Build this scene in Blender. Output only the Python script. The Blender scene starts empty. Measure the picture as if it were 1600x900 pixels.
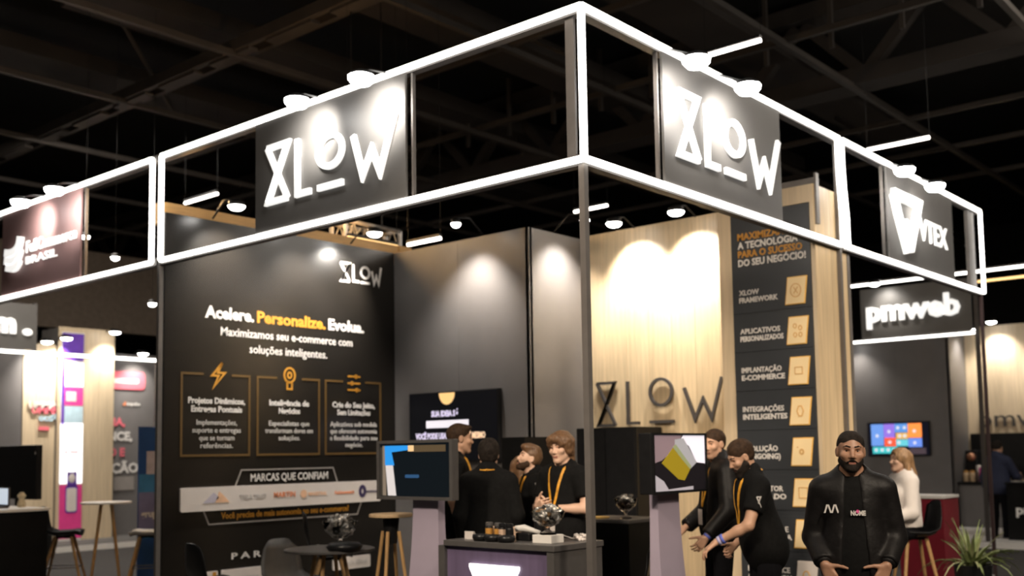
import bpy, bmesh, math, random
import numpy as np
from mathutils import Vector, Matrix, Euler

# ------------------------------------------------------------------ camera
SC = bpy.context.scene
COL = SC.collection
random.seed(4)
F_PX, YAW, PITCH, ROLL, PY = 1648.93, math.radians(40.6217), math.radians(4.7369), math.radians(-0.8977), 572.3
fw = Vector((math.cos(YAW)*math.cos(PITCH), math.sin(YAW)*math.cos(PITCH), math.sin(PITCH)))
r0 = fw.cross(Vector((0, 0, 1))).normalized(); u0 = r0.cross(fw)
rt = r0*math.cos(ROLL)+u0*math.sin(ROLL); up = u0*math.cos(ROLL)-r0*math.sin(ROLL)
cam = bpy.data.cameras.new('camera'); camo = bpy.data.objects.new('camera', cam); COL.objects.link(camo)
camo.matrix_world = Matrix(((rt.x, up.x, -fw.x, -5.3238), (rt.y, up.y, -fw.y, -3.9419), (rt.z, up.z, -fw.z, 1.62), (0, 0, 0, 1)))
cam.sensor_width = 36; cam.lens = 36*F_PX/1600; cam.shift_x = 0; cam.shift_y = (PY-450)/1600
cam.clip_end = 200
cam.dof.use_dof = True; cam.dof.focus_distance = 5.0; cam.dof.aperture_fstop = cam.lens/1000/0.019
SC.camera = camo

# ------------------------------------------------------------------ world, exposure, hall lights, added fill spots
SC.view_settings.view_transform = 'Standard'; SC.view_settings.look = 'None'
SC.view_settings.gamma = 1; SC.view_settings.exposure = 0.55; SC.view_settings.use_curve_mapping = False
W = bpy.data.worlds.new('hall_dark'); SC.world = W; W.use_nodes = True
W.node_tree.nodes['Background'].inputs[0].default_value = (0.9, 0.85, 0.8, 1)
W.node_tree.nodes['Background'].inputs[1].default_value = 0.012

def area(name, loc, target, size, power, color=(1, .93, .84)):
    l = bpy.data.lights.new(name, 'AREA'); l.energy = power; l.size = size; l.color = color
    o = bpy.data.objects.new(name, l); COL.objects.link(o); o.location = loc
    o.rotation_euler = (Vector(target)-Vector(loc)).to_track_quat('-Z', 'Y').to_euler()
    return o
area('hall_light', (-6.5, -1.5, 6.6), (0, 0.5, 1.2), 3.0, 120, (1, .84, .66))
area('hall_light', (-1.0, -6.5, 6.6), (1.2, -.5, 1.2), 3.0, 130, (1, .84, .66))
area('hall_light', (8.5, -3.0, 6.6), (9, 1, 0.5), 3.0, 130, (1, .90, .78))
area('hall_light', (2.0, 11.5, 6.6), (3, 12.5, 0.5), 3.0, 260, (1, .92, .82))

def fill_spot(loc, target, power, angle, color=(1, .84, .66), blend=.8):  # unseen spots added to brighten people, poster and oak column; no fixtures
    l = bpy.data.lights.new('added_fill_spot', 'SPOT'); l.energy = power; l.spot_size = math.radians(angle); l.spot_blend = blend; l.color = color; l.shadow_soft_size = .35
    o = bpy.data.objects.new('added_fill_spot', l); COL.objects.link(o); o.location = loc
    o.rotation_euler = (Vector(target)-Vector(loc)).to_track_quat('-Z', 'Y').to_euler()
fill_spot((-7.0, -.6, 6.4), (1.0, 1.3, 1.3), 1500, 26)
fill_spot((-3.2, -6.4, 6.4), (1.4, -.5, 1.4), 1000, 32)
fill_spot((-4.6, .9, 6.4), (3.4, .5, 2.2), 900, 26)
fill_spot((3.2, -7.0, 6.4), (3.8, .02, 2.6), 1100, 26)
fill_spot((2.0, -6.5, 6.2), (4.9, -.2, 1.1), 700, 24)

# ------------------------------------------------------------------ materials
MATS = {}
def mat(name, col, rough=.5, metal=0., var=.12, scale=9., emis=0., ecol=None, bump=0., stretch=(1, 1, 1), trans=0., spec=.5, rnd=0.):
    if name in MATS: return MATS[name]
    m = bpy.data.materials.new(name); m.use_nodes = True; nt = m.node_tree; N = nt.nodes; L = nt.links
    b = N['Principled BSDF']; MATS[name] = m
    b.inputs['Roughness'].default_value = rough; b.inputs['Metallic'].default_value = metal
    b.inputs['Specular IOR Level'].default_value = spec
    c4 = (*col, 1)
    if trans: b.inputs['Transmission Weight'].default_value = trans; b.inputs['IOR'].default_value = 1.12
    if emis:
        b.inputs['Emission Color'].default_value = (*(ecol or col), 1); b.inputs['Emission Strength'].default_value = emis
        b.inputs['Base Color'].default_value = c4; b.inputs['Specular IOR Level'].default_value = .12
        return m
    tc = N.new('ShaderNodeTexCoord'); mp = N.new('ShaderNodeMapping'); mp.inputs['Scale'].default_value = stretch
    L.new(tc.outputs['Object'], mp.inputs[0])
    nz = N.new('ShaderNodeTexNoise'); nz.inputs['Scale'].default_value = scale; nz.inputs['Detail'].default_value = 4
    L.new(mp.outputs[0], nz.inputs['Vector'])
    mx = N.new('ShaderNodeMix'); mx.data_type = 'RGBA'
    mx.inputs[6].default_value = tuple(max(0, x*(1-var)) for x in col)+(1,)
    mx.inputs[7].default_value = tuple(min(1, x*(1+var)) for x in col)+(1,)
    rp = N.new('ShaderNodeMapRange'); rp.inputs[1].default_value = .3; rp.inputs[2].default_value = .7
    L.new(nz.outputs[0], rp.inputs[0]); L.new(rp.outputs[0], mx.inputs[0])
    out = mx.outputs[2]
    if rnd:
        oi = N.new('ShaderNodeObjectInfo'); mr = N.new('ShaderNodeMapRange')
        mr.inputs[3].default_value = 1-rnd; mr.inputs[4].default_value = 1+rnd*.5
        L.new(oi.outputs['Random'], mr.inputs[0])
        hs = N.new('ShaderNodeHueSaturation'); L.new(mr.outputs[0], hs.inputs['Value']); L.new(out, hs.inputs['Color']); out = hs.outputs[0]
    L.new(out, b.inputs['Base Color'])
    if bump:
        bp = N.new('ShaderNodeBump'); bp.inputs['Strength'].default_value = bump; bp.inputs['Distance'].default_value = .01
        L.new(nz.outputs[0], bp.inputs['Height']); L.new(bp.outputs[0], b.inputs['Normal'])
    return m
WOOD = mat('light_oak_laminate', (.60, .46, .285), .42, var=.13, scale=5, stretch=(6, 6, .35), rnd=.05)
WOODP = mat('pale_oak_laminate', (.64, .51, .345), .45, var=.10, scale=5, stretch=(6, 6, .35), rnd=.05)
LEGW = mat('beech_leg', (.52, .31, .13), .45, var=.2, scale=12, stretch=(8, 8, .6))
TOPW = mat('beech_top', (.60, .42, .24), .45, var=.15, scale=8, stretch=(1, 8, 8))
WALLG = mat('charcoal_panel', (.165, .155, .152), .38, var=.06, scale=3, rnd=.06)
WALLB = mat('black_vinyl_print', (.013, .011, .009), .26, var=.10, scale=2)
NAVY = mat('dark_navy_print', (.036, .040, .046), .34, var=.10, scale=2)
BLACK = mat('black_laminate', (.007, .007, .007), .4, spec=.2, var=.2, scale=6)
BLKPL = mat('black_plastic', (.011, .011, .012), .35, spec=.3, var=.15, scale=14)
GRYPL = mat('dark_grey_plastic', (.085, .080, .078), .42, var=.08, scale=20)
METAL = mat('grey_painted_metal', (.17, .155, .145), .45, metal=.25, var=.08, scale=10)
DMETAL = mat('dark_painted_metal', (.07, .062, .058), .5, metal=.2, var=.1, scale=10)
PMETAL = mat('plum_painted_metal', (.075, .045, .045), .45, metal=.2, var=.1, scale=10)
ALU = mat('aluminium', (.55, .52, .49), .35, metal=.8, var=.1, scale=20)
SIGN = mat('dark_grey_sign_board', (.105, .10, .095), .5, var=.05, scale=4)
SIGNR = mat('plum_sign_board', (.26, .155, .15), .5, var=.05, scale=4)
LETTER = mat('white_acrylic', (.86, .85, .82), .4, var=.02)
LETTERE = mat('white_lit_letter', (.9, .9, .88), .4, emis=.55, ecol=(1, .98, .94))
INKW = mat('white_ink', (.74, .71, .68), .5, var=.03)
INKG = mat('grey_ink', (.32, .29, .27), .5, var=.05)
INKY = mat('amber_ink', (.54, .245, .022), .5, var=.04)
INKD = mat('bronze_ink', (.12, .065, .014), .5, var=.06)
CREAM = mat('cream_print', (.95, .74, .42), .5, var=.05, scale=3)
PLAQUE = mat('white_print', (.72, .66, .62), .5, var=.03)
WHITE = mat('white_lacquer', (.80, .77, .73), .4, var=.03)
LED = mat('led_strip', (1, .98, .94), .5, emis=4.2, ecol=(1, .965, .90))
TUBE = mat('lamp_tube', (1, .95, .9), .5, emis=6.0, ecol=(1, .90, .80))
TUBEO = mat('warm_lamp_tube', (1, .7, .4), .5, emis=1.6, ecol=(1, .62, .25))
LENS = mat('floodlight_lens', (1, 1, 1), .5, emis=26.0, ecol=(1, .98, .95))
LENSW = mat('spot_lens', (1, 1, 1), .5, emis=14.0, ecol=(1, .97, .92))
CARPET = mat('grey_carpet', (.10, .095, .09), .9, var=.2, scale=60, bump=.3)
DCARPET = mat('dark_carpet', (.045, .042, .04), .9, var=.2, scale=60, bump=.3)
CEIL = mat('black_ceiling', (.003, .003, .003), .8, var=.3, scale=1.5)
BEAM = mat('ceiling_beam_steel', (.040, .033, .028), .6, metal=.1, var=.25, scale=2)
CONC = mat('ceiling_girder', (.022, .017, .014), .8, var=.25, scale=1.2)
GLASS = mat('clear_glass', (.97, .97, .97), .03, trans=1., var=.01)
FOIL = mat('crumpled_foil', (.62, .60, .57), .25, metal=.8, var=.4, scale=30, rnd=.5)
GREEN = mat('leaf_green', (.27, .33, .13), .5, var=.3, scale=14, rnd=.3)
GREENP = mat('leaf_pale', (.52, .54, .30), .5, var=.25, scale=14)
LILAC = mat('lilac_lacquer', (.42, .36, .45), .4, var=.05, scale=4)
PURPLE = mat('purple_front', (.15, .115, .20), .4, var=.12, scale=3, stretch=(1, 5, .5))
PINK = mat('magenta_print', (.82, .06, .30), .5, var=.06)
PINKL = mat('pink_sign_print', (.80, .17, .22), .5, var=.05)
VIOLET = mat('violet_print', (.14, .05, .42), .5, var=.1)
SKYB = mat('pale_blue_print', (.52, .70, .80), .5, var=.1)
BLUE = mat('banner_blue', (.015, .07, .26), .5, var=.1, scale=3)
BLUEL = mat('banner_light_blue', (.05, .22, .48), .5, var=.15, scale=6)
LAVEN = mat('banner_lavender', (.19, .19, .36), .5, var=.15, scale=4)
RED = mat('crimson_panel', (.22, .014, .028), .4, var=.06)
SKIN = mat('skin', (.60, .35, .23), .5, var=.06, scale=20)
SKINL = mat('fair_skin', (.72, .46, .33), .5, var=.05, scale=20)
SKIND = mat('tan_skin', (.43, .235, .15), .45, var=.07, scale=20)
LIP = mat('lips', (.42, .17, .13), .45, var=.05)
EYEW = mat('eye_white', (.75, .72, .68), .2, var=.02)
IRIS = mat('iris', (.03, .017, .01), .15, var=.1)
HAIRB = mat('black_hair', (.022, .017, .014), .75, spec=.15, var=.4, scale=40, bump=.4)
HAIRD = mat('dark_brown_hair', (.045, .025, .014), .7, spec=.2, var=.4, scale=40, bump=.4)
HAIRM = mat('brown_hair', (.16, .085, .042), .45, var=.4, scale=40, bump=.5, stretch=(3, 3, .5))
HAIRL = mat('blonde_hair', (.34, .20, .10), .45, var=.4, scale=30, bump=.5, stretch=(3, 3, .5))
TEE = mat('black_cotton', (.008, .008, .008), .85, spec=.12, var=.2, scale=40, bump=.15)
SATIN = mat('black_satin', (.010, .009, .009), .5, var=.25, scale=14, bump=.6, spec=.22)
DENIM = mat('black_denim', (.008, .008, .010), .85, spec=.12, var=.2, scale=50)
NAVYT = mat('navy_cotton', (.020, .026, .060), .8, var=.15, scale=30)
YELT = mat('yellow_cotton', (.75, .42, .05), .8, var=.1, scale=30)
BLOUSE = mat('white_blouse', (.80, .74, .70), .8, var=.04, scale=10, bump=.2)
SHOE = mat('dark_shoe', (.02, .02, .02), .5, var=.1)
SNEAK = mat('pale_sneaker', (.6, .5, .45), .6, var=.1)
LANY = mat('orange_lanyard', (.80, .36, .03), .6, var=.35, scale=35)
BLUEW = mat('blue_wristband', (.12, .16, .60), .5, var=.1)
LILW = mat('lilac_wristband', (.48, .46, .70), .5, var=.1)

# ------------------------------------------------------------------ object helpers
ABS = {}
class MB:
    def __init__(s): s.v = []; s.f = []
    def add(s, vs, fs):
        k = len(s.v); s.v += [tuple(x) for x in vs]; s.f += [tuple(i+k for i in f) for f in fs]; return s
    def box(s, a, b, rot=0., piv=None):
        x0, y0, z0 = a; x1, y1, z1 = b
        vs = [(x0, y0, z0), (x1, y0, z0), (x1, y1, z0), (x0, y1, z0), (x0, y0, z1), (x1, y0, z1), (x1, y1, z1), (x0, y1, z1)]
        if rot:
            px, py = piv or ((x0+x1)/2, (y0+y1)/2); c, q = math.cos(rot), math.sin(rot)
            vs = [(px+(x-px)*c-(y-py)*q, py+(x-px)*q+(y-py)*c, z) for x, y, z in vs]
        return s.add(vs, [(0, 3, 2, 1), (4, 5, 6, 7), (0, 1, 5, 4), (1, 2, 6, 5), (2, 3, 7, 6), (3, 0, 4, 7)])
    def prism(s, poly, fr, d):
        """poly in (u,v) of frame fr=(origin,u,v); extruded by d along u x v"""
        o, u, v = (Vector(q) for q in fr); n = u.cross(v).normalized()
        A = [o+u*p[0]+v*p[1] for p in poly]; B = [q+n*d for q in A]; k = len(A)
        return s.add(A+B, [tuple(reversed(range(k))), tuple(range(k, 2*k))]+[(i, (i+1) % k, (i+1) % k+k, i+k) for i in range(k)])
    def bar(s, p0, p1, w, h=None, upv=(0, 0, 1)):
        p0, p1 = Vector(p0), Vector(p1); d = (p1-p0).normalized(); h = h or w
        upv = Vector(upv)
        if abs(d.dot(upv)) > .98: upv = Vector((1, 0, 0))
        a = d.cross(upv).normalized()*w/2; b = a.cross(d).normalized()*h/2
        vs = [p0-a-b, p0+a-b, p0+a+b, p0-a+b, p1-a-b, p1+a-b, p1+a+b, p1-a+b]
        return s.add(vs, [(0, 1, 2, 3), (7, 6, 5, 4), (0, 4, 5, 1), (1, 5, 6, 2), (2, 6, 7, 3), (3, 7, 4, 0)])
    def tube(s, pts, rad, n=10, caps=True):
        pts = [Vector(p) for p in pts]; m = len(pts)
        if not hasattr(rad, '__len__'): rad = [rad]*m
        vs = []; fs = []; ref = None
        for i, p in enumerate(pts):
            d = (pts[min(i+1, m-1)]-pts[max(i-1, 0)]).normalized()
            if ref is None:
                ref = d.cross(Vector((0, 0, 1)))
                if ref.length < .05: ref = d.cross(Vector((1, 0, 0)))
            ref = (ref-d*ref.dot(d)).normalized(); q = d.cross(ref)
            vs += [p+(ref*math.cos(t)+q*math.sin(t))*rad[i] for t in (2*math.pi*j/n for j in range(n))]
        for i in range(m-1):
            for j in range(n):
                a = i*n+j; b = i*n+(j+1) % n; fs.append((a, b, b+n, a+n))
        if caps: fs += [tuple(reversed(range(n))), tuple(range((m-1)*n, m*n))]
        return s.add(vs, fs)
    def lathe(s, prof, c=(0, 0, 0), n=20, sx=1, sy=1):
        vs = []; fs = []; m = len(prof)
        for r, z in prof:
            vs += [(c[0]+sx*r*math.cos(2*math.pi*j/n), c[1]+sy*r*math.sin(2*math.pi*j/n), c[2]+z) for j in range(n)]
        for i in range(m-1):
            for j in range(n):
                a = i*n+j; b = i*n+(j+1) % n; fs.append((a, b, b+n, a+n))
        fs += [tuple(reversed(range(n))), tuple(range((m-1)*n, m*n))]
        return s.add(vs, fs)
    def ball(s, c, r, n=8):
        rx, ry, rz = r if hasattr(r, '__len__') else (r, r, r)
        k = len(s.v); pr = [(math.sin(math.pi*i/n), -math.cos(math.pi*i/n)) for i in range(n+1)]
        pr[0] = (.02, -1); pr[-1] = (.02, 1)
        t = MB().lathe(pr, n=n+4); return s.add([(c[0]+x*rx, c[1]+y*ry, c[2]+z*rz) for x, y, z in t.v], t.f)
    def build(s, name, m, parent=None, label=None, cat=None, group=None, kind=None, smooth=False, world=True, bevel=0.):
        return link(name, s.v, s.f, m, parent, label, cat, group, kind, smooth, world, bevel)

def link(name, v, f, m, parent=None, label=None, cat=None, group=None, kind=None, smooth=False, world=True, bevel=0., sub=0):
    me = bpy.data.meshes.new(name)
    off = ABS.get(parent.name, Vector()) if (parent and world) else Vector()
    v = [tuple(x) for x in v]
    if parent is None:                       # a thing that is one mesh: origin at the base centre
        xs = np.array(v); off = Vector(((xs[:, 0].min()+xs[:, 0].max())/2, (xs[:, 1].min()+xs[:, 1].max())/2, xs[:, 2].min()))
    me.from_pydata([(x-off.x, y-off.y, z-off.z) for x, y, z in v], [], [tuple(q) for q in f]); me.validate(); me.update()
    o = bpy.data.objects.new(name, me); COL.objects.link(o)
    if m: me.materials.append(m)
    if smooth: me.shade_smooth()
    if parent is None: o.location = off; ABS[o.name] = off.copy()
    else: o.parent = parent; ABS[o.name] = ABS.get(parent.name, Vector())
    if bevel:
        bv = o.modifiers.new('bevel', 'BEVEL'); bv.width = bevel; bv.segments = 2; bv.limit_method = 'ANGLE'
    return tag(o, label, cat, group, kind)
def tag(o, label=None, cat=None, group=None, kind=None):
    for k, x in (('label', label), ('category', cat), ('group', group), ('kind', kind)):
        if x: o[k] = x
    return o
def thing(name, loc, label, cat, group=None, rz=0., kind=None):
    o = bpy.data.objects.new(name, None); COL.objects.link(o); o.location = loc; o.rotation_euler.z = rz
    o.empty_display_size = .1; ABS[o.name] = Vector(loc) if not rz else Vector()
    return tag(o, label, cat, group, kind)
def dup(root, loc, rz, label):
    r = root.copy(); COL.objects.link(r); r.location = loc; r.rotation_euler.z = rz; r['label'] = label
    for ch in list(root.children):
        c = ch.copy(); COL.objects.link(c); c.parent = r
        for g in list(ch.children):
            e = g.copy(); COL.objects.link(e); e.parent = c
    return r

def text(name, body, fr, w, h, m, parent, depth=.002, bold=0., label=None, align='L', line=1.0, world=True):
    """lettering as a thin mesh in frame fr (origin, u, v); w = wanted width, h = height of the capitals"""
    c = bpy.data.curves.new(name, 'FONT'); c.body = body; c.size = 1; c.resolution_u = 2; c.offset = bold; c.space_line = line
    c.align_x = {'L': 'LEFT', 'C': 'CENTER'}[align]
    t = bpy.data.objects.new('tmp', c); COL.objects.link(t)
    bpy.context.view_layer.update()
    me = bpy.data.meshes.new_from_object(t.evaluated_get(bpy.context.evaluated_depsgraph_get()))
    bpy.data.objects.remove(t); bpy.data.curves.remove(c)
    v = np.zeros(len(me.vertices)*3); me.vertices.foreach_get('co', v); v = v.reshape(-1, 3)
    f = [tuple(p.vertices) for p in me.polygons]; bpy.data.meshes.remove(me)
    x0, x1 = v[:, 0].min(), v[:, 0].max(); sx = w/(x1-x0) if w else h/.70
    sy = h/.70
    o_, u_, v_ = (Vector(q) for q in fr); n = u_.cross(v_).normalized()
    xo = x0 if align == 'L' else (x0+x1)/2
    P = [o_+u_*((p[0]-xo)*sx)+v_*(p[1]*sy) for p in v]
    k = len(P); cnt = {}
    for q in f:
        for i in range(len(q)):
            e = (q[i], q[(i+1) % len(q)]); cnt[e] = 1
    sides = [(a, b, b+k, a+k) for (a, b) in cnt if (b, a) not in cnt]
    V = [tuple(p+n*depth) for p in P]+[tuple(p-n*.001) for p in P]
    if True:          # raised lettering: every letter is a piece of its own; flat print: every word
        par = list(range(k))
        def root(i):
            while par[i] != i: par[i] = par[par[i]]; i = par[i]
            return i
        for q in f:
            for i in q[1:]: par[root(i)] = root(q[0])
        grp = {}
        for q in f+sides: grp.setdefault(root(q[0] % k), []).append(q)
        its = sorted(((min(v[i % k][0] for q in g_ for i in q), max(v[i % k][0] for q in g_ for i in q), g_) for g_ in grp.values()), key=lambda t: t[0])
        if depth < .01:
            wd = []
            for a_, b_, g_ in its:
                if wd and a_-wd[-1][1] < .17: wd[-1] = (wd[-1][0], max(b_, wd[-1][1]), wd[-1][2]+g_)
                else: wd.append((a_, b_, g_))
            its = wd
        for a_, b_, g_ in its:
            ids = sorted({i for q in g_ for i in q}); mp_ = {i: j for j, i in enumerate(ids)}
            link('letter' if depth >= .01 else name, [V[i] for i in ids], [[mp_[i] for i in q] for q in g_], m, parent, world=world)
        return None
    return link(name, V, f+sides, m, parent, label)

def stroke(mb, pts, w, fr, d, closed=False):
    """mitred flat stroke along pts in frame fr, extruded by d"""
    n = len(pts); L = []; Rr = []
    P = [Vector((p[0], p[1])) for p in pts]
    for i in range(n):
        a = P[i-1] if (i > 0 or closed) else None; b = P[(i+1) % n] if (i < n-1 or closed) else None
        d0 = (P[i]-a).normalized() if a is not None else None; d1 = (b-P[i]).normalized() if b is not None else None
        if d0 is None: d0 = d1
        if d1 is None: d1 = d0
        n0 = Vector((-d0.y, d0.x)); n1 = Vector((-d1.y, d1.x)); mm = (n0+n1)
        mm = mm.normalized() if mm.length > 1e-6 else n0
        k = w/2/max(.38, mm.dot(n0)); L.append(P[i]+mm*k); Rr.append(P[i]-mm*k)
    for i in range(n if closed else n-1):
        j = (i+1) % n; mb.prism([Rr[i], Rr[j], L[j], L[i]], fr, d)
    return mb
def ring(mb, cx, cy, rx, ry, w, fr, d, n=28, a0=0, a1=2*math.pi):
    pts = [(cx+rx*math.cos(a0+(a1-a0)*i/n), cy+ry*math.sin(a0+(a1-a0)*i/n)) for i in range(n if abs(a1-a0-2*math.pi) < 1e-3 else n+1)]
    return stroke(mb, pts, w, fr, d, closed=abs(a1-a0-2*math.pi) < 1e-3)
def xlow(parent, fr, m, w, d, name='letter', G=None):
    """the five-piece word mark: hourglass, L, raised ring O over a bar, W with a tall last stroke"""
    G = G or dict(X=(.19, .46, .72, .26), L=(.59, .76, .72, .263), O=(1.0, .545, .145, .125), bar=(.851, 1.155, .265),
                  W=[(1.277, .603), (1.385, .275), (1.490, .455), (1.580, .265), (1.751, .685)])
    x0, x1, t, b = G['X']
    mb = MB(); stroke(mb, [(x0, t), (x1, t), (x0+.01, b), (x1, b)], w, fr, d); stroke(mb, [(x0, t), (x1, b)], w, fr, d); stroke(mb, [(x0+.01, b), (x1, t)], w, fr, d)
    mb.build(name, m, parent)
    l0, l1, t, b = G['L']; stroke(MB(), [(l0, t), (l0, b), (l1, b)], w, fr, d).build(name, m, parent)
    ring(MB(), *G['O'], w, fr, d).build(name, m, parent)
    a, c, y = G['bar']; stroke(MB(), [(a, y), (c, y)], w, fr, d).build(name, m, parent)
    stroke(MB(), G['W'], w, fr, d).build(name, m, parent)
XF = lambda x, y, z: ((x, y, z), (1, 0, 0), (0, 0, 1))      # faces -Y
YF = lambda x, y, z: ((x, y, z), (0, -1, 0), (0, 0, 1))     # faces -X
def rect(mb, fr, u0, u1, v0, v1, d=.004): return mb.prism([(u0, v0), (u1, v0), (u1, v1), (u0, v1)], fr, d)
def rrect(u0, u1, v0, v1, r, n=4):
    P = []
    for cx, cy, a in ((u1-r, v0+r, -90), (u1-r, v1-r, 0), (u0+r, v1-r, 90), (u0+r, v0+r, 180)):
        P += [(cx+r*math.cos(math.radians(a+90*i/n)), cy+r*math.sin(math.radians(a+90*i/n))) for i in range(n+1)]
    return P
def spot(loc, target, power, angle, blend=.6, color=(1, .95, .88), rad=.05):
    l = bpy.data.lights.new('spot_beam', 'SPOT'); l.energy = power; l.spot_size = math.radians(angle); l.spot_blend = blend; l.color = color; l.shadow_soft_size = rad
    o = bpy.data.objects.new('spot_beam', l); COL.objects.link(o); o.location = loc
    o.rotation_euler = (Vector(target)-Vector(loc)).to_track_quat('-Z', 'Y').to_euler()
# ================================================================== SETTING
def struct(name, mb, m, parent=None, **k): return mb.build(name, m, parent, kind='structure' if parent is None else None, **k)
struct('floor', MB().box((-14, -14, -.1), (30, 32, 0)), DCARPET)
ceil = struct('ceiling', MB().box((-14, -14, 8.6), (30, 32, 8.7)), CEIL)
struct('wall_back', MB().box((-14, 31, 0), (30, 31.2, 8.6)), CEIL)
struct('wall_right', MB().box((29.8, -14, 0), (30, 31, 8.6)), CEIL)
# dark gallery front on the far side of the hall
struct('trim_1', MB().box((4.6, 21.8, 4.95), (14, 22.2, 7.0)), mat('gallery_front', (.30, .24, .19), .7))
# hall ceiling: two-way grid of bars, service gantry, concrete girder with its lattice
for x in (5.04, 7.45, 11.98, 14.14, 16.45):
    MB().box((x-.04, -12, 7.0), (x+.04, 30, 7.08)).build('ceiling_bar', BEAM, ceil)
for y in (-5.6, -3.1, -.45, 2.13, 4.92, 7.7, 10.5, 13.3, 16.2, 19, 22):
    MB().box((-12, y-.04, 6.94), (28, y+.04, 7.02)).build('ceiling_bar', BEAM, ceil)
MB().box((2.62, -12, 7.0), (2.70, 30, 7.16)).box((3.0, -12, 7.1), (3.08, 30, 7.26)).build('gantry_rail', BEAM, ceil)
for k in range(26):
    y = -8+k*1.28
    MB().box((2.66, y, 6.96), (2.80, y+.92, 7.0)).build('gantry_tray', BEAM, ceil)
for x in (9.6,):
    MB().box((x, -12, 7.0), (x+.5, 30, 7.25)).build('girder', CONC, ceil)
    MB().box((x, -12, 8.2), (x+.5, 30, 8.45)).build('girder', CONC, ceil)
    for k in range(20):
        y = -10+k*2
        MB().bar((x+.25, y, 7.2), (x+.25, y+1, 8.25), .16).build('girder_brace', CONC, ceil)
        MB().bar((x+.25, y+1, 8.25), (x+.25, y+2, 7.2), .16).build('girder_brace', CONC, ceil)
for k in range(14):
    y = -4+k*1.0
    MB().box((8.6, y-.03, 7.25), (8.66, y+.03, 8.3)).build('hanger_rod', BEAM, ceil)
for p0, p1 in (((3.2, 5.2, 8.2), (4.4, 2.0, 7.0)), ((6.1, 4.5, 7), (6.9, 6.6, 8.3)), ((1.2, 9, 8.3), (3.4, 10.4, 7)), ((12, 3, 7), (14, 4.6, 8.3)), ((9, 8, 7), (10.6, 9.6, 8.2))):
    MB().bar(p0, p1, .045).build('hanger_rod', BEAM, ceil)
for y in (3.6, 6.3, 9.1, 11.9):
    MB().box((1.2, y-.45, 7.7), (16, y+.45, 7.95)).build('air_duct', CONC, ceil)

# booth platforms with pale skirting
def platform(x0, y0, x1, y1, top):
    p = struct('booth_platform', MB().box((x0, y0, 0), (x1, y1, .1)), top)
    MB().box((x0-.02, y0-.02, 0), (x1, y0, .1)).build('skirting', WHITE, p)
    MB().box((x0-.02, y0, 0), (x0, y1, .1)).build('skirting', WHITE, p)
    return p
platform(.02, .02, 3.95, 5, CARPET); platform(.02, 5.04, 3.95, 9.6, DCARPET)
platform(3.98, .02, 8.0, 4.0, CARPET); platform(12.5, -3, 16.5, 8, WHITE)
platform(-2, 14.45, 8, 18, CARPET)

# XLOW booth walls: octagonal-system panels 1 m wide with recessed joints
def panels(name, kind, fixed, a0, a1, z0, z1, m, step=1.0, face=-1, th=.05, back=METAL, gap=.0015):
    """kind 'x': wall in the plane y=fixed running along X, 'y': in the plane x=fixed running along Y"""
    core = MB()
    if kind == 'x': core.box((a0, fixed+.012, z0), (a1, fixed+th, z1))
    else: core.box((fixed+.012, a0, z0), (fixed+th, a1, z1))
    w = struct(name, core, back); a = a0; n = max(1, round((a1-a0)/step)); st = (a1-a0)/n
    for i in range(n):
        p0, p1 = a0+i*st+gap, a0+(i+1)*st-gap
        mb = MB()
        if kind == 'x': mb.box((p0, fixed, z0+.004), (p1, fixed+.014, z1))
        else: mb.box((fixed, p0, z0+.004), (fixed+.014, p1, z1))
        mb.build('panel', m, w)
    return w
panels('wall_poster', 'x', 5.0, .06, 3.02, .1, 3.97, WALLB, 3.0)
panels('wall_screen', 'y', 3.02, 2.96, 5.0, .1, 3.97, WALLG, 1.02)
panels('wall_step', 'x', 2.96, 3.02, 3.95, .1, 3.97, WALLG, .93)
panels('wall_oak', 'y', 3.95, 1.0, 2.96, .1, 4.0, WOOD, .28)
struct('trim_2', MB().box((.1, 5.12, 3.90), (3.4, 5.3, 4.10)).box((3.2, 5.1, 3.9), (3.4, 5.3, 4.1)), mat('honey_oak', (.62, .36, .13), .5, stretch=(.5, 8, 8)))
# closed back of the neighbouring store room
struct('wall_store', MB().box((3.1, 4.95, .1), (3.95, 5.05, 3.97)), WALLG)

# oak column with the services poster on its front
colm = struct('oak_column', MB().box((3.462, .04, .1), (4.12, .97, 3.98)), METAL)
MB().box((3.45, .845, .1), (3.47, .98, 3.98)).build('panel', WOODP, colm)
MB().box((3.45, .03, .1), (3.47, .062, 3.98)).build('panel', WOODP, colm)
MB().box((3.45, .062, 3.82), (3.47, .845, 3.98)).build('panel', WOODP, colm)
for k in range(2):
    MB().box((3.452+k*.336, .022, .1), (3.784+k*.336, .042, 3.98)).build('panel', WOOD, colm)
MB().box((3.452, .97, .1), (4.12, .985, 3.98)).build('panel', WOOD, colm)
MB().box((4.13, .02, .1), (4.19, .08, 4.02)).build('edge_post', METAL, colm)
MB().box((3.47, .0, 3.62), (3.53, .02, 4.08)).box((3.47, .02, 3.98), (3.53, .5, 4.04)).build('edge_post', METAL, colm)

# pmweb booth walls across the right aisle
panels('wall_tiles', 'y', 15.5, 2.85, 8.0, .1, 3.75, WALLG, 1.03)
panels('wall_niche', 'x', 2.85, 15.5, 16.45, .1, 3.85, WALLG, .95)
panels('wall_pale_oak', 'y', 16.45, -3.0, 2.85, .1, 3.98, WOODP, .33)
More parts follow.
